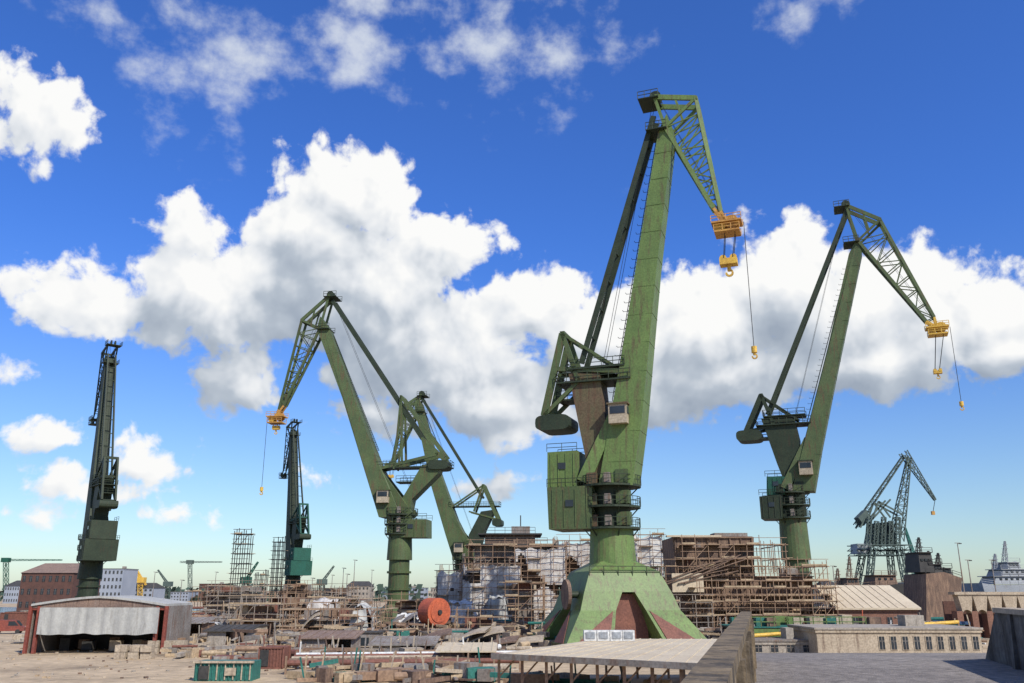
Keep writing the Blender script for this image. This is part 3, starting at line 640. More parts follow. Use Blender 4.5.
low_shed('lean_to_shed', 205, 246, 108, 4, 2.2, 0.5, 'concrete', 'roofdark'); low_shed('lean_to_shed', 440, 492, 82, 5, 1.6, 0.4, 'hull', 'roofbeige'); low_shed('lean_to_shed', 168, 200, 128, 5, 2.4, 0.6, 'hull', 'hullg')
def concrete_blocks(u0, u1, D):
    b = B(); x = GX(u0, D)
    while x < GX(u1, D):
        w = random.uniform(1.0, 1.6)
        for l in range(random.choice([1, 2, 2])): b.box((x, D+random.uniform(-.2, .2), 0.35+l*0.72), (w, 1.0, 0.68), 'sandc', random.uniform(-.1, .1))
        x += w+0.25
    b.make('concrete_block_stack')
concrete_blocks(126, 156, 96); concrete_blocks(158, 196, 104); concrete_blocks(216, 232, 112)
b = B()
for i in range(420):
    x = random.uniform(-62, -8); y = random.uniform(74, 118); s = random.uniform(0.04, 0.16); b.box((x, y, s*0.4), (s*2, s*1.5, s), random.choice(['sandc', 'concrete', 'hull', 'wood']), random.uniform(0, 3))
b.make('gravel')
root = empty('mooring_buoy'); D = 116; c = S(434, 612, D); b = B()
dv_ = Vector((0.8, -1.0, 0)).normalized()
b.tube(c-dv_*1.2, c+dv_*1.2, 1.75, 'redb', 32); b.tube(c+dv_*1.2, c+dv_*1.3, 1.3, 'redb', 32); b.tube(c+dv_*1.3, c+dv_*1.5, 0.3, 'dgrey', 14); b.make('drum', root); b = B()
for s in (-1, 1): b.beam((c.x+s*1.6, D, 0), (c.x+s*0.9, D, c.z-1.2), 0.4, 0.4, 'steelb')
b.beam((c.x-2.2, D, c.z-1.9), (c.x+2.2, D, c.z-1.9), 0.4, 0.4, 'steelb'); b.make('saddle', root)
def container(name, u0, u1, D, k, h=2.6, dep=2.4, z0=0):
    root = empty(name); x0, x1 = GX(u0, D), GX(u1, D); b = B(); L = x1-x0; cx = (x0+x1)/2
    b.box((cx, D+dep/2, z0+h/2), (L-0.1, dep-0.1, h-0.1), k)
    for i in range(int(L/0.3)): b.box((x0+0.2+i*0.3, D+0.02, z0+h/2), (0.14, 0.07, h-0.35), k)
    for x in (x0, x1):
        for y in (D, D+dep): b.box((x, y, z0+h/2), (0.16, 0.16, h), k)
    for z in (z0+0.08, z0+h-0.05):
        b.box((cx, D-0.01, z), (L, 0.14, 0.15), k); b.box((cx, D+dep+0.01, z), (L, 0.14, 0.15), k)
    b.make('shell', root); b = B(); b.box((x0+L*0.22, D-0.06, z0+h*0.5), (0.8, 0.05, h*0.75), 'dgrey'); b.make('doors', root)
def cabin(name, u0, u1, D, k='white', h=2.7, dep=3, z0=0):
    root = empty(name); x0, x1 = GX(u0, D), GX(u1, D); L = x1-x0; b = B(); b.box(((x0+x1)/2, D+dep/2, z0+h/2), (L, dep, h), k)
    b.box(((x0+x1)/2, D+dep/2, z0+h+0.08), (L+0.3, dep+0.3, 0.14), 'roofdark'); b.make('walls', root); b = B()
    n = max(1, int(L/1.8))
    for i in range(n):
        x = x0+L*(i+0.5)/n; b.box((x, D-0.02, z0+h*0.58), (0.9, 0.08, 0.9), 'glass'); b.box((x, D-0.05, z0+h*0.58-0.5), (1.1, 0.14, 0.08), 'sandc')
    b.make('windows', root)
def van(name, u, D, k='white', L=5.2, yaw=0.0):
    root = empty(name); c = Vector((GX(u, D), D, 0)); R = Matrix.Rotation(yaw, 3, 'Z'); P_ = lambda x, y, z: c+R@Vector((x, y, z)); b = B()
    pr = [(-L/2, .45), (L/2-.05, .45), (L/2, 1.0), (L/2-.7, 1.25), (L/2-1.5, 2.15), (-L/2+.05, 2.25)]
    b.prism([P_(x, -.95, z) for x, z in pr], [P_(x, .95, z) for x, z in pr], k); b.make('body', root); b = B()
    for s in (-1, 1):
        w_ = [(L/2-.95, 1.3), (L/2-1.6, 2.0), (L/2-2.5, 2.0), (L/2-2.5, 1.3)]
        b.prism([P_(x, s*.955, z) for x, z in w_], [P_(x, s*.975, z) for x, z in w_], 'glass')
    b.prism([P_(L/2-.72, y, 1.3) for y in (-.8, .8)]+[P_(L/2-1.42, y, 2.08) for y in (.8, -.8)], [P_(L/2-.66, y, 1.33) for y in (-.8, .8)]+[P_(L/2-1.36, y, 2.11) for y in (.8, -.8)], 'glass'); b.make('windows', root); b = B()
    for x in (-L/2+1.0, L/2-1.0):
        for s in (-1, 1): b.tube(P_(x, s*.98, .36), P_(x, s*.72, .36), .36, 'dgrey', 18)
    b.make('wheels', root)
van('parked_van', 212, 140, 'white'); van('parked_van', 10, 150, 'red', yaw=0.3); van('parked_van', 905, 122, 'white', yaw=3.1)
root = empty('storage_container'); D = 73; x0, x1 = GX(194, D, 670), GX(252, D, 670); h = GZ(662, D)
b = B(); b.box(((x0+x1)/2, D+1.3, h/2), (x1-x0, 2.4, h), 'teal')
for i in range(14): b.box((x0+(x1-x0)*(i+0.5)/14, D+0.05, h/2), (0.09, 0.1, h-0.2), 'cabin' if i % 2 else 'teal')
b.box(((x0+x1)/2, D, h), (x1-x0+0.2, 0.3, 0.16), 'sandc'); b.make('shell', root)
b = B(); b.box(((x0+x1)/2+0.6, D-0.05, h*0.5), (0.9, 0.06, h*0.4), 'sandc'); b.box((x0+0.8, D-0.05, h*0.45), (0.8, 0.06, h*0.7), 'dgrey'); b.make('doors', root)
container('shipping_container', 262, 286, 84, 'primer', 1.9); container('shipping_container', 196, 232, 150, 'hullg'); container('shipping_container', 168, 190, 172, 'hull')
container('shipping_container', 0, 28, 182, 'primer'); container('shipping_container', 318, 345, 108, 'sandc', 2.0)
cabin('site_cabin', 470, 500, 103, 'hullg', 2.4); cabin('site_cabin', 236, 262, 118, 'cabin', 2.4); cabin('site_cabin', 352, 380, 104, 'hullg', 2.2)
b = B(); D = 79
for i in range(5):
    z = 0.9+0.1*i; b.tube((GX(290, D), D+i*0.8, z), (GX(520, D), D+i*0.8+3, z), 0.24, ('primer', 'hull', 'sandc', 'primer', 'white')[i], 10)
for i in range(10):
    x = GX(290, D)+(GX(520, D)-GX(290, D))*i/9; b.beam((x, D-0.3, 0), (x, D-0.3, 1.5), 0.15, 0.15, 'steelb'); b.beam((x, D+3.4, 0), (x, D+3.4, 1.7), 0.15, 0.15, 'steelb'); b.beam((x, D-0.4, 0.6), (x, D+6, 0.65), 0.15, 0.15, 'steelb')
b.make('pipe_rack')

# left open-fronted shed with hanging tarpaulin
root = empty('open_fronted_shed'); D = 104; x0, x1 = GX(32, D), GX(166, D); cx = (x0+x1)/2; zE = GZ(606, D); zR = GZ(598, D); dep = 8
b = B(); n = 12; prof = [(x0+(x1-x0)*i/n, zE+(zR-zE)*(1-abs(2*i/n-1)**1.4)) for i in range(n+1)]
for i in range(n):
    (a, za), (c, zc) = prof[i], prof[i+1]
    b.hexa([(a, D-0.6, za), (c, D-0.6, zc), (c, D+dep, zc), (a, D+dep, za), (a, D-0.6, za+0.25), (c, D-0.6, zc+0.25), (c, D+dep, zc+0.25), (a, D+dep, za+0.25)], 'tarpg')
    b.hexa([(a+.02, D-0.4, zE-0.2), (c-.02, D-0.4, zE-0.2), (c-.02, D-0.25, zE-0.2), (a+.02, D-.25, zE-.2), (a+.02, D-0.4, za), (c-.02, D-0.4, zc), (c-.02, D-.25, zc), (a+.02, D-.25, za)], 'roofrust')
b.make('roof', root); b = B()
for x in (x0, x1): b.box((x, D+dep/2, zE/2), (0.25, dep, zE), 'hullg')
for x in (x0-0.1, x0+0.9, x1-0.9, x1+0.1): b.box((x, D-0.3, zE/2), (0.35, 0.4, zE), 'red')
b.box((cx, D+dep, zE/2), (x1-x0, 0.2, zE), 'dgrey'); b.box((cx, D-0.2, zE-0.25), (x1-x0, 0.3, 0.4), 'red'); b.make('frame', root)
sheet('tarpaulin_curtain', [(x0+1.2, D-0.85, GZ(634, D)), (x1-0.5, D-0.85, GZ(634, D)), (x1-0.5, D-0.85, zE-0.15), (x0+1.2, D-0.85, zE-0.15)], 'tarpg', 150, 14, 0.06, root, pleat=0.06, holes=0)
b = B()
for i in range(9): b.box((x0+2+i*1.7, D+random.uniform(3, 7), 0.7), (1.2, 1.2, random.uniform(.8, 1.6)), random.choice(['steelb', 'dgrey', 'sandc']))
b.make('stored_goods', root)

def building(name, u0, u1, vt, D, dep, wall, roof='flat', roofm='roofdark', cols=6, rows=2, rise=2.5, c0=0):
    root = empty(name); x0, x1 = GX(u0, D), GX(u1, D); zt = GZ(vt, D); L = x1-x0; cx = (x0+x1)/2; b = B()
    b.box((cx, D+dep/2, zt/2), (L, dep, zt), wall); b.box((cx, D+dep/2, zt-0.12), (L+0.3, dep+0.3, 0.3), wall); b.make('walls', root); b = B()
    if roof == 'gable':
        b.prism([(x0-.4, D-.4, zt+0.04), (x1+.4, D-.4, zt+0.04), (x1+.4, D+dep+.4, zt+0.04), (x0-.4, D+dep+.4, zt+0.04)], [(x0+L*0.12, D+dep/2-.1, zt+rise), (x1-L*0.12, D+dep/2-.1, zt+rise), (x1-L*0.12, D+dep/2+.1, zt+rise), (x0+L*0.12, D+dep/2+.1, zt+rise)], roofm)
    elif roof == 'mono':
        b.hexa([(x0-.4, D-.5, zt+0.04), (x1+.4, D-.5, zt+0.04), (x1+.4, D+dep, zt+rise), (x0-.4, D+dep, zt+rise), (x0-.4, D-.5, zt+0.3), (x1+.4, D-.5, zt+0.3), (x1+.4, D+dep, zt+rise+.26), (x0-.4, D+dep, zt+rise+.26)], roofm)
        for i in range(int(L/1.2)): b.beam((x0+i*1.2, D-.5, zt+0.33), (x0+i*1.2, D+dep, zt+rise+.29), 0.1, 0.08, roofm)
    else:
        b.box((cx, D+dep/2, zt+0.15), (L+0.5, dep+0.5, 0.2), roofm); b.box((cx+L*0.2, D+dep/2, zt+0.8), (L*0.12, 2, 1.2), 'concrete')
    b.make('roof', root); b = B()
    for r in range(rows):
        for c in range(c0, cols):
            x = x0+L*(c+0.5)/cols; z = zt*(r+0.55)/rows; w = L/cols*0.45; h = zt/rows*0.45
            b.box((x, D-0.01, z), (w+0.16, 0.1, h+0.16), wall); b.box((x, D-0.05, z), (w, 0.06, h), 'glass'); b.box((x, D-0.085, z), (0.06, 0.03, h), 'hullg'); b.box((x, D-0.085, z+h*0.15), (w, 0.03, 0.05), 'hullg')
    b.make('windows', root)
building('brick_warehouse', 15, 68, 573, 300, 20, 'brickd', 'gable', 'roofrust', 8, 3, 3.5)
building('office_building', 94, 118, 569, 420, 16, 'skyl', 'flat', 'roofdark', 6, 5)
building('dockside_workshop', 815, 978, 630, 96, 9, 'sandc', 'flat', 'concrete', 14, 1, c0=5)
building('yellow_roofed_shed', 838, 918, 610, 126, 9, 'brick', 'mono', 'roofbeige', 7, 1, rise=GZ(587, 135)-GZ(610, 126))
building('site_office', 748, 812, 642, 99, 5, 'concrete', 'flat', 'hullg', 4, 1)
for (u0, u1, vt, D) in ((120, 150, 588, 520), (168, 186, 592, 560), (196, 222, 584, 600), (312, 345, 590, 520), (345, 368, 586, 560), (430, 445, 588, 500), (0, 15, 586, 480), (952, 975, 584, 450), (828, 845, 588, 400), (380, 425, 588, 600)):
    building('distant_building', u0, u1, vt, D, 18, random.choice(['skyl', 'brickd', 'concrete', 'skyl']), random.choice(['flat', 'gable']), 'roofdark', 6, 3, 3)
root = empty('arcaded_brick_wall'); D = 132; x0, x1 = GX(958, D), GX(1062, D); zt = GZ(592, D); b = B(); n = 7; w = (x1-x0)/n
for i in range(n+1): b.box((x0+i*w, D, zt*0.3), (0.9, 1.6, zt*0.6), 'brick')
for i in range(n):
    cx = x0+(i+0.5)*w; R = w/2-0.45; zc = zt*0.55; seg = 10
    for j in range(seg):
        a0 = math.pi*j/seg; a1 = math.pi*(j+1)/seg
        p = [(cx-R*math.cos(a0), zc+R*math.sin(a0)*0.8), (cx-R*math.cos(a1), zc+R*math.sin(a1)*0.8)]
        ex0, ex1 = (cx-w/2 if j == 0 else p[0][0]), (cx+w/2 if j == seg-1 else p[1][0])
        b.hexa([(p[0][0], D-0.8, p[0][1]), (p[1][0], D-0.8, p[1][1]), (p[1][0], D+0.8, p[1][1]), (p[0][0], D+0.8, p[0][1]), (ex0, D-0.8, zt-0.4), (ex1, D-0.8, zt-0.4), (ex1, D+0.8, zt-0.4), (ex0, D+0.8, zt-0.4)], 'sandc')
b.box(((x0+x1)/2, D, zt-0.18), (x1-x0+1, 2.0, 0.4), 'sandc'); b.make('arches', root)
b = B(); b.box(((x0+x1)/2, D+4, zt*0.4), (x1-x0, 0.3, zt*0.8), 'brickd'); b.make('back_wall', root)

root = empty('floating_dock'); D = 108; x0, x1 = GX(735, D), GX(866, D); z = GZ(628, D); b = B()
b.box(((x0+x1)/2, D+4, z/2), (x1-x0, 8, z), 'hullg'); b.box(((x0+x1)/2, D-0.05, z*0.8), (x1-x0, 0.1, z*0.35), 'green'); b.box(((x0+x1)/2, D+4, z+0.08), (x1-x0+0.4, 8.4, 0.14), 'teal'); b.rail((x0, D+0.2, z+0.15), (x1, D+0.2, z+0.15), 'green', 1.1, 1.5, 0.1)
b.make('deck', root); b = B()
for i in range(20): b.box((x0+1+i*0.9, D+random.uniform(1, 7), z+0.6), (random.uniform(.6, 1.6), 1.2, random.uniform(.6, 1.6)), random.choice(['green', 'sandc', 'teal', 'steelb', 'sandc', 'hull']))
b.make('deck_gear', root)
b = B(); y = 103; b.tube((GX(745, y), y, GZ(636, y)), (GX(975, y), y+4, GZ(622, y+4)), 0.22, 'yellow', 10)
for i in range(12):
    f = i/11; x = GX(745, y)*(1-f)+GX(975, y)*f; zz = GZ(636, y)*(1-f)+GZ(622, y+4)*f; b.beam((x, y+4*f, 0), (x, y+4*f, zz-0.1), 0.15, 0.15, 'steelb')
b.make('yellow_pipeline')
jumble('scrap_metal_heap', 850, 985, 112, 8, 3.2, 170, ('white', 'teal', 'steelb', 'redb', 'sandc', 'blue', 'hullg'))

def ship(name, D, outline, k, k2, supers, mast, dep=12, extra=()):
    root = empty(name); b = B(); g_ = [S(u, v, D) if v < 615 else Vector((GX(u, D), D, 0)) for u, v in outline]; b.prism(g_, [p+Vector((0, dep, 0)) for p in g_], k)
    for i in range(len(outline)-3):
        b.rail(S(*outline[i], D), S(*outline[i+1], D), k2, 1.1, 2, 0.1)
    b.make('hull', root)
    b = B()
    for u0, u1, v0, v1 in supers:
        a, c = S(u0, v1, D), S(u1, v0, D); W_ = c.x-a.x; h = c.z-a.z
        b.prism([(a.x, D+dep*0.15, a.z), (c.x, D+dep*0.15, a.z), (c.x, D+dep*0.85, a.z), (a.x, D+dep*0.85, a.z)], [(a.x+W_*0.1, D+dep*0.2, c.z), (c.x-W_*0.04, D+dep*0.2, c.z), (c.x-W_*0.04, D+dep*0.8, c.z), (a.x+W_*0.1, D+dep*0.8, c.z)], k2)
        b.box(((a.x+c.x)/2, D+dep/2, c.z), (W_, dep*0.7, 0.2), k2)
        n = max(3, int(W_/1.8))
        for i in range(n): b.box((a.x+W_*0.12+W_*0.78*(i+.5)/n, D+dep*0.18-0.06, a.z+h*0.62), (0.6, 0.3, 0.5), 'glass')
        b.rail((a.x, D+dep*0.15, c.z), (c.x, D+dep*0.15, c.z), k2, 1.1, 2, 0.1)
    b.make('superstructure', root); b = B()
    for u, v0, v1 in mast:
        b.truss(S(u, v1, D)+Vector((0, dep/2, 0)), S(u, v0, D)+Vector((0, dep/2, 0)), 1.2, 1.2, 6, k2, 0.15, Vector((0, 1, 0)), 0.3, 0.3, 0.08)
        for f in (0.4, 0.65, 0.85): m = S(u, v1+(v0-v1)*f, D)+Vector((0, dep/2, 0)); b.beam(m-Vector((1.4*(1-f*.6), 0, 0)), m+Vector((1.4*(1-f*.6), 0, 0)), 0.15, 0.15, k2)
    for u, v, r in extra:
        c = S(u, v, D)+Vector((0, dep/2, 0))
        for i in range(6):
            a0 = -math.pi/2+math.pi*i/6; a1 = -math.pi/2+math.pi*(i+1)/6
            b.tube(c+Z*r*math.sin(a0), c+Z*r*math.sin(a1), max(.02, r*math.cos(a0)), 'grey', 16, max(.02, r*math.cos(a1)))
    b.make('masts', root)
ship('rust_red_ship', 210, [(926, 574), (944, 572), (962, 578), (960, 616), (926, 616)], 'hull', 'dgrey', [(924, 936, 552, 572), (934, 946, 564, 574), (946, 956, 568, 577)], [(930, 536, 552), (950, 552, 568), (940, 550, 564)])
ship('grey_naval_ship', 240, [(982, 583), (994, 585), (1060, 584), (1060, 616), (992, 616)], 'grey', 'grey', [(998, 1040, 576, 584), (1006, 1032, 569, 576), (1012, 1024, 562, 569)], [(1017, 540, 562), (1007, 553, 569)], extra=[(1028, 565, 1.2)])
ship('moored_ship', 230, [(845, 588), (880, 586), (920, 582), (925, 616), (846, 616)], 'dgrey', 'hull', [(850, 862, 578, 587), (878, 900, 575, 585)], [(846, 568, 586), (858, 556, 577)])
for u, v0, D in ((968, 543, 170), (976, 560, 170), (352, 560, 260), (341, 568, 260), (345, 574, 240), (150, 572, 260), (838, 566, 180), (1000, 560, 190), (310, 578, 240), (178, 580, 240), (212, 572, 300), (330, 575, 300), (370, 570, 320)):
    m = B(); x = GX(u, D); m.tube((x, D, 0), (x, D, GZ(v0, D)), 0.16, 'hullg', 8, 0.08); m.beam((x-.5, D, GZ(v0, D)), (x+.5, D, GZ(v0, D)), 0.12, 0.12, 'hullg'); m.box((x+.5, D, GZ(v0, D)-0.1), (0.5, 0.35, 0.18), 'dgrey'); m.make('floodlight_mast')

root = empty('flat_roofed_canopy'); z = 3.05; b = B()
cs = [S(492, 657, 58), S(704, 664, 50), S(722, 637, 76), S(600, 638, 76)]
for c in cs: c.z = z
b.prism([c-Z*0.3 for c in cs], cs, 'roofbeige')
for i in range(1, 12):
    f = i/12; a = cs[0].lerp(cs[1], f); c = cs[3].lerp(cs[2], f); b.beam(a+Z*0.02, c+Z*0.02, 0.05, 0.04, 'roofbeige')
b.beam(cs[0]-Z*0.1-Vector((0, .1, 0)), cs[1]-Z*0.1-Vector((0, .1, 0)), 0.2, 0.35, 'hullg'); b.make('roof', root); b = B()
for e0, e1, o in ((0, 1, 0.6), (3, 2, -0.6)):
    for i in range(8):
        p = cs[e0].lerp(cs[e1], (i+0.3)/8)+Vector((0, o, 0)); b.beam((p.x, p.y, 0), (p.x, p.y, z-0.3), 0.18, 0.18, 'steelb'); b.beam((p.x, p.y, z-1.4), (p.x+1.0, p.y, z-0.35), 0.1, 0.1, 'steelb')
b.make('posts', root); b = B()
for u in (590, 603, 616, 628):
    c = S(u, 641, 73); b.box((c.x, 73, z+0.42), (1.0, 0.9, 0.8), 'white'); b.box((c.x, 72.52, z+0.45), (0.7, 0.06, 0.5), 'grey')
b.make('rooftop_air_units', root)
jumble('timber_stack', 505, 660, 62, 6, 1.2, 50, ('wood', 'teal', 'steelb', 'hullg'))

# ------------------------------------------------------------------ raised road with parapets
def road_pt(y, off, z): return Vector((0.278*y-0.49+off, y, z))
zr = 5.25; b = B()
st = [(-12, zr), (24.2, zr), (30, zr-0.25), (80, 0.02)]
for (y0, za), (y1, zb_) in zip(st, st[1:]):
    b.hexa([road_pt(y0, -0.6, -0.5), road_pt(y0, 8.0, -0.5), road_pt(y1, 8.0, -0.5), road_pt(y1, -0.6, -0.5), road_pt(y0, -0.6, za), road_pt(y0, 8.0, za), road_pt(y1, 8.0, zb_), road_pt(y1, -0.6, zb_)], 'asph')
b.make('raised_road')
root = empty('parapet_wall'); b = B(); zt = zr+1.21
ys = sorted(set([-12+i*3.02 for i in range(12) if -12+i*3.02 < 23]+[23.4])); oa, ob = 0.02, 0.2
for y0, y1 in zip(ys, ys[1:]):
    b.prism([road_pt(y0, oa, zr-0.2), road_pt(y1-0.03, oa, zr-0.2), road_pt(y1-0.03, ob, zr-0.2), road_pt(y0, ob, zr-0.2)], [road_pt(y0, oa, zt-0.12), road_pt(y1-0.03, oa, zt-0.12), road_pt(y1-0.03, ob, zt-0.12), road_pt(y0, ob, zt-0.12)], 'parapet')
    b.prism([road_pt(y0+.01, oa-.05, zt-0.12), road_pt(y1-0.01, oa-.05, zt-0.12), road_pt(y1-0.01, ob+.05, zt-0.12), road_pt(y0+.01, ob+.05, zt-0.12)], [road_pt(y0+.01, oa-.05, zt), road_pt(y1-0.01, oa-.05, zt), road_pt(y1-0.01, ob+.05, zt), road_pt(y0+.01, ob+.05, zt)], 'parapet')
for y in ys[1:-1]: b.prism([road_pt(y-0.12, ob, zr), road_pt(y+0.12, ob, zr), road_pt(y+0.12, ob+0.1, zr), road_pt(y-0.12, ob+0.1, zr)], [road_pt(y-0.12, ob, zt-.13), road_pt(y+0.12, ob, zt-.13), road_pt(y+0.12, ob+0.1, zt-.13), road_pt(y-0.12, ob+0.1, zt-.13)], 'parapet')
b.make('panels', root)
root = empty('parapet_wall'); b = B(); o = 6.35
prof = [(24.2, zr-0.1), (-12, zr-0.1), (-12, zt), (22.4, zt)]
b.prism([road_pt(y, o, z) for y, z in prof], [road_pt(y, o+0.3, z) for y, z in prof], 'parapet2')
prof = [(22.3, zt+0.003), (-12, zt+0.003), (-12, zt+0.12), (22.3, zt+0.12)]
b.prism([road_pt(y, o-0.08, z) for y, z in prof], [road_pt(y, o+0.42, z) for y, z in prof], 'sandc')
for i in range(8):
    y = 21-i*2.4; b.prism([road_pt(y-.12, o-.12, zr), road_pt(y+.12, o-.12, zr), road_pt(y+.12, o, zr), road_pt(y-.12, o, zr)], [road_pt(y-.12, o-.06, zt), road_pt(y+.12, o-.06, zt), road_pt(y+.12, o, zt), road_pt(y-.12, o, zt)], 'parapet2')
b.make('panels', root)

# ------------------------------------------------------------------ ground, water, distance
def ground_mat():
    m = bpy.data.materials.new('yard_ground'); m.use_nodes = True; nt = m.node_tree; n = nt.nodes; l = nt.links; bs = n['Principled BSDF']; tc = n.new('ShaderNodeTexCoord')
    def nz(s, d=6): x = n.new('ShaderNodeTexNoise'); x.inputs['Scale'].default_value = s; x.inputs['Detail'].default_value = d; x.inputs['Roughness'].default_value = 0.65; l.new(tc.outputs['Object'], x.inputs['Vector']); return x
    a = nz(0.09); r = n.new('ShaderNodeValToRGB'); e = r.color_ramp.elements
    e[0].position = 0.34; e[0].color = (0.22, 0.16, 0.10, 1); e[1].position = 0.60; e[1].color = (0.50, 0.38, 0.24, 1); x = e.new(0.45); x.color = (0.41, 0.31, 0.195, 1)
    l.new(a.outputs['Fac'], r.inputs['Fac']); c = nz(0.8); mr = n.new('ShaderNodeMapRange'); mr.inputs[1].default_value = .3; mr.inputs[2].default_value = .7; mr.inputs[3].default_value = 0.66; mr.inputs[4].default_value = 1.2
    l.new(c.outputs['Fac'], mr.inputs[0]); v = n.new('ShaderNodeVectorMath'); v.operation = 'SCALE'; l.new(r.outputs['Color'], v.inputs[0]); l.new(mr.outputs[0], v.inputs['Scale']); l.new(v.outputs[0], bs.inputs['Base Color'])
    bs.inputs['Roughness'].default_value = 0.95; bb = n.new('ShaderNodeBump'); bb.inputs['Strength'].default_value = 0.5; bb.inputs['Distance'].default_value = 0.25; l.new(c.outputs['Fac'], bb.inputs['Height']); l.new(bb.outputs['Normal'], bs.inputs['Normal']); return m
M['ground'] = ground_mat(); b = B(); b.add([(-6000, -300, 0), (6000, -300, 0), (6000, 9000, 0), (-6000, 9000, 0)], [(0, 1, 2, 3)], 'ground'); b.make('ground')
wm = bpy.data.materials.new('harbour_water'); wm.use_nodes = True; bs = wm.node_tree.nodes['Principled BSDF']; bs.inputs['Base Color'].default_value = (0.02, 0.04, 0.06, 1); bs.inputs['Roughness'].default_value = 0.15
nn = wm.node_tree.nodes.new('ShaderNodeTexNoise'); nn.inputs['Scale'].default_value = 1.5; tcn = wm.node_tree.nodes.new('ShaderNodeTexCoord'); wm.node_tree.links.new(tcn.outputs['Object'], nn.inputs['Vector']); bm_ = wm.node_tree.nodes.new('ShaderNodeBump'); bm_.inputs['Strength'].default_value = 0.5; wm.node_tree.links.new(nn.outputs['Fac'], bm_.inputs['Height']); wm.node_tree.links.new(bm_.outputs['Normal'], bs.inputs['Normal']); M['water'] = wm
b = B(); b.add([(-130, 215, 0.004), (130, 215, 0.004), (220, 380, 0.004), (-260, 380, 0.004)], [(0, 1, 2, 3)], 'water'); b.make('water')
b = B(); b.box((0, 214, 0.3), (270, 1.0, 0.6), 'concrete'); b.make('quay_edge')
b = B()
for i in range(2600):
    x = random.uniform(-520, 520); y = random.uniform(560, 640); hh = 8+6*noise.noise(Vector((x*0.02, 0, 0)))+4*noise.noise(Vector((x*0.1, 3, 0))); z = random.uniform(0, max(3, hh)); s = random.uniform(1.2, 3)
    c = Vector((x, y, z)); a = Vector((random.gauss(0, 1), random.gauss(0, 1), random.gauss(0, 1))).normalized()*s; d = a.orthogonal().normalized()*s
    b.add([c+a, c+d, c-a, c-d], [(0, 1, 2, 3)], 'farleaf')
b.make('distant_trees')

# ------------------------------------------------------------------ light
el = math.radians(42); azc = math.radians(143)
sd = Vector((math.sin(azc)*math.cos(el), math.cos(azc)*math.cos(el), math.sin(el)))
L = bpy.data.lights.new('sun', 'SUN'); L.energy = 4.9; L.angle = math.radians(0.5); L.color = (1, 0.94, 0.84); lo = bpy.data.objects.new('sun', L); link(lo)
lo.rotation_euler = (-sd).to_track_quat('-Z', 'Y').to_euler()

# ------------------------------------------------------------------ sky with cumulus
w = bpy.data.worlds.new("World"); sc.world = w; w.use_nodes = True; nt = w.node_tree; nt.nodes.clear()
try: w.cycles.sampling_method = 'MANUAL'; w.cycles.sample_map_resolution = 256
except Exception as ex: print(ex)
def dirang(u, v):
    d = ray(u, v).normalized(); return math.atan2(d.x, d.y), math.asin(d.z)
cum = [(350, 192, 72, 54), (445, 244, 62, 40), (305, 245, 60, 64), (185, 242, 42, 46), (90, 298, 80, 38), (35, 305, 32, 26), (215, 300, 95, 58), (350, 290, 110, 75), (240, 378, 44, 36), (430, 350, 110, 62),
       (545, 305, 74, 42), (500, 405, 95, 40), (620, 340, 90, 60), (700, 330, 90, 66), (785, 285, 70, 70), (850, 310, 90, 58), (925, 300, 64, 56), (990, 310, 64, 54), (1060, 310, 60, 60), (650, 395, 80, 40), (720, 372, 130, 46), (880, 360, 130, 36), (1020, 350, 80, 38), (1140, 340, 80, 60),
       (34, 112, 64, 42), (-30, 90, 50, 40), (-80, 300, 70, 40), (380, 410, 42, 20)]
low = [(42, 436, 38, 16), (158, 464, 44, 17), (72, 470, 24, 13), (98, 490, 46, 11), (174, 518, 28, 10), (500, 488, 36, 12), (-4, 376, 16, 9), (312, 478, 12, 6), (60, 510, 16, 7), (138, 440, 18, 8)]
wis = [(150, 20, 90, 34), (205, 85, 78, 56), (235, 45, 70, 50), (350, 50, 130, 44), (400, 5, 120, 32), (490, 38, 80, 40), (560, 55, 62, 48), (545, 122, 20, 12), (620, 60, 18, 18), (812, 4, 32, 14), (640, 145, 20, 10), (110, 5, 60, 26), (440, 60, 60, 34), (185, 105, 50, 26)]
def blobfield(ng, vec, blobs, sm=0.015):
    nodes, links = ng.nodes, ng.links; last = None
    for (u, v, ru, rv) in blobs:
        a, e = dirang(u, v); a1, _ = dirang(u+ru, v); a0, _ = dirang(u-ru, v); _, e1 = dirang(u, v-rv); _, e0 = dirang(u, v+rv)
        ra = abs(a1-a0)/2; re = abs(e1-e0)/2
        m = nodes.new('ShaderNodeVectorMath'); m.operation = 'MULTIPLY_ADD'; links.new(vec, m.inputs[0]); m.inputs[1].default_value = (1/ra, 1/re, 0); m.inputs[2].default_value = (-a/ra, -e/re, 0)
        ln = nodes.new('ShaderNodeVectorMath'); ln.operation = 'LENGTH'; links.new(m.outputs[0], ln.inputs[0])
        r = min(ra, re)*0.9+0.1*max(ra, re)
        q = nodes.new('ShaderNodeMath'); q.operation = 'MULTIPLY_ADD'; links.new(ln.outputs['Value'], q.inputs[0]); q.inputs[1].default_value = -r; q.inputs[2].default_value = r
        if last is None: last = q.outputs[0]
        else:
            x = nodes.new('ShaderNodeMath'); x.operation = 'SMOOTH_MAX' if sm else 'MAXIMUM'; links.new(last, x.inputs[0]); links.new(q.outputs[0], x.inputs[1])
            if sm: x.inputs[2].default_value = sm
            last = x.outputs[0]
    return last
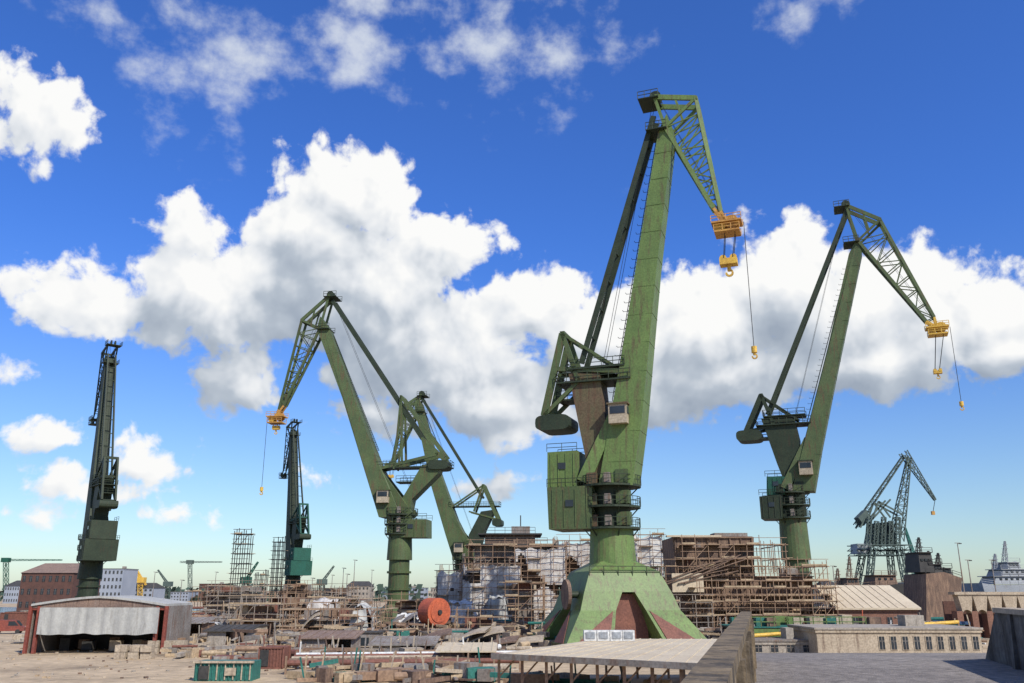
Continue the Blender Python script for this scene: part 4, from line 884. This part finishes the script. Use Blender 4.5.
class NG:
    def __init__(s, ng): s.ng = ng; s.n = ng.nodes; s.l = ng.links
    def put(s, sock, v):
        if isinstance(v, bpy.types.NodeSocket): s.l.new(v, sock)
        else: sock.default_value = v
    def math(s, op, a, b=0.0, c=0.0):
        x = s.n.new('ShaderNodeMath'); x.operation = op; s.put(x.inputs[0], a); s.put(x.inputs[1], b); s.put(x.inputs[2], c); return x.outputs[0]
    def vec(s, op, a, b=(0, 0, 0), c=(0, 0, 0)):
        x = s.n.new('ShaderNodeVectorMath'); x.operation = op; s.put(x.inputs[0], a); s.put(x.inputs[1], b)
        if op == 'MULTIPLY_ADD': s.put(x.inputs[2], c)
        return x.outputs[0]
    def noise(s, v, sc_, det, rough=0.5):
        x = s.n.new('ShaderNodeTexNoise'); x.noise_dimensions = '2D'; s.put(x.inputs['Vector'], v); x.inputs['Scale'].default_value = sc_; x.inputs['Detail'].default_value = det; x.inputs['Roughness'].default_value = rough; return x
    def ss(s, v, a, b, o0=0.0, o1=1.0):
        x = s.n.new('ShaderNodeMapRange'); x.interpolation_type = 'SMOOTHSTEP'; s.put(x.inputs[0], v); x.inputs[1].default_value = a; x.inputs[2].default_value = b; x.inputs[3].default_value = o0; x.inputs[4].default_value = o1; return x.outputs[0]
Wd = NG(nt); tc = nt.nodes.new('ShaderNodeTexCoord'); dv = tc.outputs['Generated']
sx = nt.nodes.new('ShaderNodeSeparateXYZ'); nt.links.new(dv, sx.inputs[0]); az = Wd.math('ARCTAN2', sx.outputs[0], sx.outputs[1])
elv = Wd.math('ARCSINE', sx.outputs[2]); cx_ = nt.nodes.new('ShaderNodeCombineXYZ'); nt.links.new(az, cx_.inputs[0]); nt.links.new(elv, cx_.inputs[1]); ang = cx_.outputs[0]
wn = Wd.noise(ang, 9.0, 2, 0.5)
base = Wd.vec('ADD', ang, Wd.vec('MULTIPLY_ADD', wn.outputs['Color'], (0.03, 0.025, 0), (-0.015, -0.0125, 0)))
other = Wd.math('MULTIPLY', Wd.math('SUBTRACT', Wd.noise(ang, 2.6, 2, 0.5).outputs['Fac'], 0.56), 0.8)
gate = Wd.ss(Wd.math('SUBTRACT', Wd.math('ABSOLUTE', az), 0.85), 0, 0.25, -1.0, 0.0)
other = Wd.math('ADD', other, gate)
g = bpy.data.node_groups.new('cumulus_shape', 'ShaderNodeTree')
g.interface.new_socket('P', in_out='INPUT', socket_type='NodeSocketVector'); g.interface.new_socket('Other', in_out='INPUT', socket_type='NodeSocketFloat'); g.interface.new_socket('Density', in_out='OUTPUT', socket_type='NodeSocketFloat')
G = NG(g); gi = g.nodes.new('NodeGroupInput'); go = g.nodes.new('NodeGroupOutput'); p_ = gi.outputs[0]
F = G.math('MAXIMUM', G.math('MAXIMUM', blobfield(g, p_, cum), blobfield(g, p_, low, 0)), gi.outputs[1])
def vor(v, s_, det, sm):
    vo = g.nodes.new('ShaderNodeTexVoronoi'); vo.voronoi_dimensions = '2D'; vo.feature = 'SMOOTH_F1'; vo.inputs['Scale'].default_value = s_; vo.inputs['Detail'].default_value = det; vo.inputs['Roughness'].default_value = 0.55; vo.inputs['Smoothness'].default_value = sm; vo.normalize = True; g.links.new(v, vo.inputs['Vector']); return vo.outputs['Distance']
bil = G.math('MULTIPLY', G.math('SUBTRACT', 0.38, vor(p_, 16, 3, 0.25)), 0.075)
fb0 = G.math('MULTIPLY', G.math('SUBTRACT', G.noise(p_, 18.0, 2, 0.5).outputs['Fac'], 0.5), 0.04)
g.links.new(G.math('ADD', G.math('ADD', F, bil), fb0), go.inputs[0])
def dens(v): x = nt.nodes.new('ShaderNodeGroup'); x.node_tree = g; nt.links.new(v, x.inputs[0]); nt.links.new(other, x.inputs[1]); return x.outputs[0]
D0 = dens(base); Dsn = dens(Wd.vec('ADD', base, (0.010, 0.018, 0)))
Fu = Wd.math('MAXIMUM', blobfield(nt, Wd.vec('ADD', base, (0.015, 0.09, 0)), cum[:28]), other)
fine_ = Wd.noise(base, 42.0, 7, 0.6).outputs['Fac']; fbf = Wd.math('MULTIPLY', Wd.math('SUBTRACT', fine_, 0.5), 0.045)
Dd = Wd.math('ADD', D0, fbf)
alpha = Wd.ss(Dd, 0.0, 0.018)
grad = Wd.math('MULTIPLY', Wd.math('SUBTRACT', D0, Dsn), 11.0)
occ = Wd.ss(Wd.math('ADD', Fu, Wd.math('MULTIPLY', fbf, 0.5)), -0.018, 0.055)
lum = Wd.math('ADD', Wd.math('SUBTRACT', 0.90, Wd.math('MULTIPLY', occ, 0.48)), grad)
lum = Wd.math('ADD', lum, Wd.math('MULTIPLY', fbf, 2.0))
lum = Wd.math('MINIMUM', Wd.math('MAXIMUM', lum, 0.0), 1.0)
cr = nt.nodes.new('ShaderNodeValToRGB'); e = cr.color_ramp.elements; e[0].position = 0.1; e[0].color = (0.34, 0.40, 0.49, 1); e[1].position = 1.0; e[1].color = (0.97, 0.97, 0.96, 1); x = e.new(0.45); x.color = (0.48, 0.54, 0.62, 1); x = e.new(0.75); x.color = (0.78, 0.81, 0.85, 1)
nt.links.new(lum, cr.inputs[0])
sky = nt.nodes.new('ShaderNodeTexSky'); sky.sky_type = 'NISHITA'; sky.sun_disc = False; sky.sun_elevation = el; sky.sun_rotation = azc; sky.air_density = 1.0; sky.dust_density = 0.5; sky.ozone_density = 2.0
tm = nt.nodes.new('ShaderNodeMix'); tm.data_type = 'RGBA'; nt.links.new(Wd.ss(elv, -0.02, 0.42), tm.inputs['Factor']); tm.inputs[6].default_value = (0.84, 0.96, 1.06, 1); tm.inputs[7].default_value = (0.40, 0.76, 1.5, 1)
tint = Wd.vec('MULTIPLY', sky.outputs[0], tm.outputs[2])
bg1 = nt.nodes.new('ShaderNodeBackground'); nt.links.new(tint, bg1.inputs[0]); bg1.inputs[1].default_value = 0.125
aw = Wd.vec('ADD', ang, Wd.vec('MULTIPLY_ADD', wn.outputs['Color'], (0.08, 0.06, 0), (-0.04, -0.03, 0)))
FW = blobfield(nt, aw, wis); wf = Wd.noise(Wd.vec('MULTIPLY', ang, (1.0, 1.4, 1)), 12, 8, 0.58)
WD = Wd.math('ADD', FW, Wd.math('MULTIPLY', Wd.math('SUBTRACT', wf.outputs['Fac'], 0.49), 0.22)); wa = Wd.ss(WD, 0.0, 0.09, 0.0, 0.86)
bgw = nt.nodes.new('ShaderNodeBackground'); bgw.inputs[0].default_value = (0.70, 0.75, 0.83, 1)
bg2 = nt.nodes.new('ShaderNodeBackground'); nt.links.new(cr.outputs[0], bg2.inputs[0])
m1 = nt.nodes.new('ShaderNodeMixShader'); nt.links.new(wa, m1.inputs[0]); nt.links.new(bg1.outputs[0], m1.inputs[1]); nt.links.new(bgw.outputs[0], m1.inputs[2])
m2 = nt.nodes.new('ShaderNodeMixShader'); nt.links.new(alpha, m2.inputs[0]); nt.links.new(m1.outputs[0], m2.inputs[1]); nt.links.new(bg2.outputs[0], m2.inputs[2])
ow = nt.nodes.new('ShaderNodeOutputWorld'); nt.links.new(m2.outputs[0], ow.inputs[0])
print('objects', len(bpy.data.objects), 'polys', sum(len(m.polygons) for m in bpy.data.meshes))
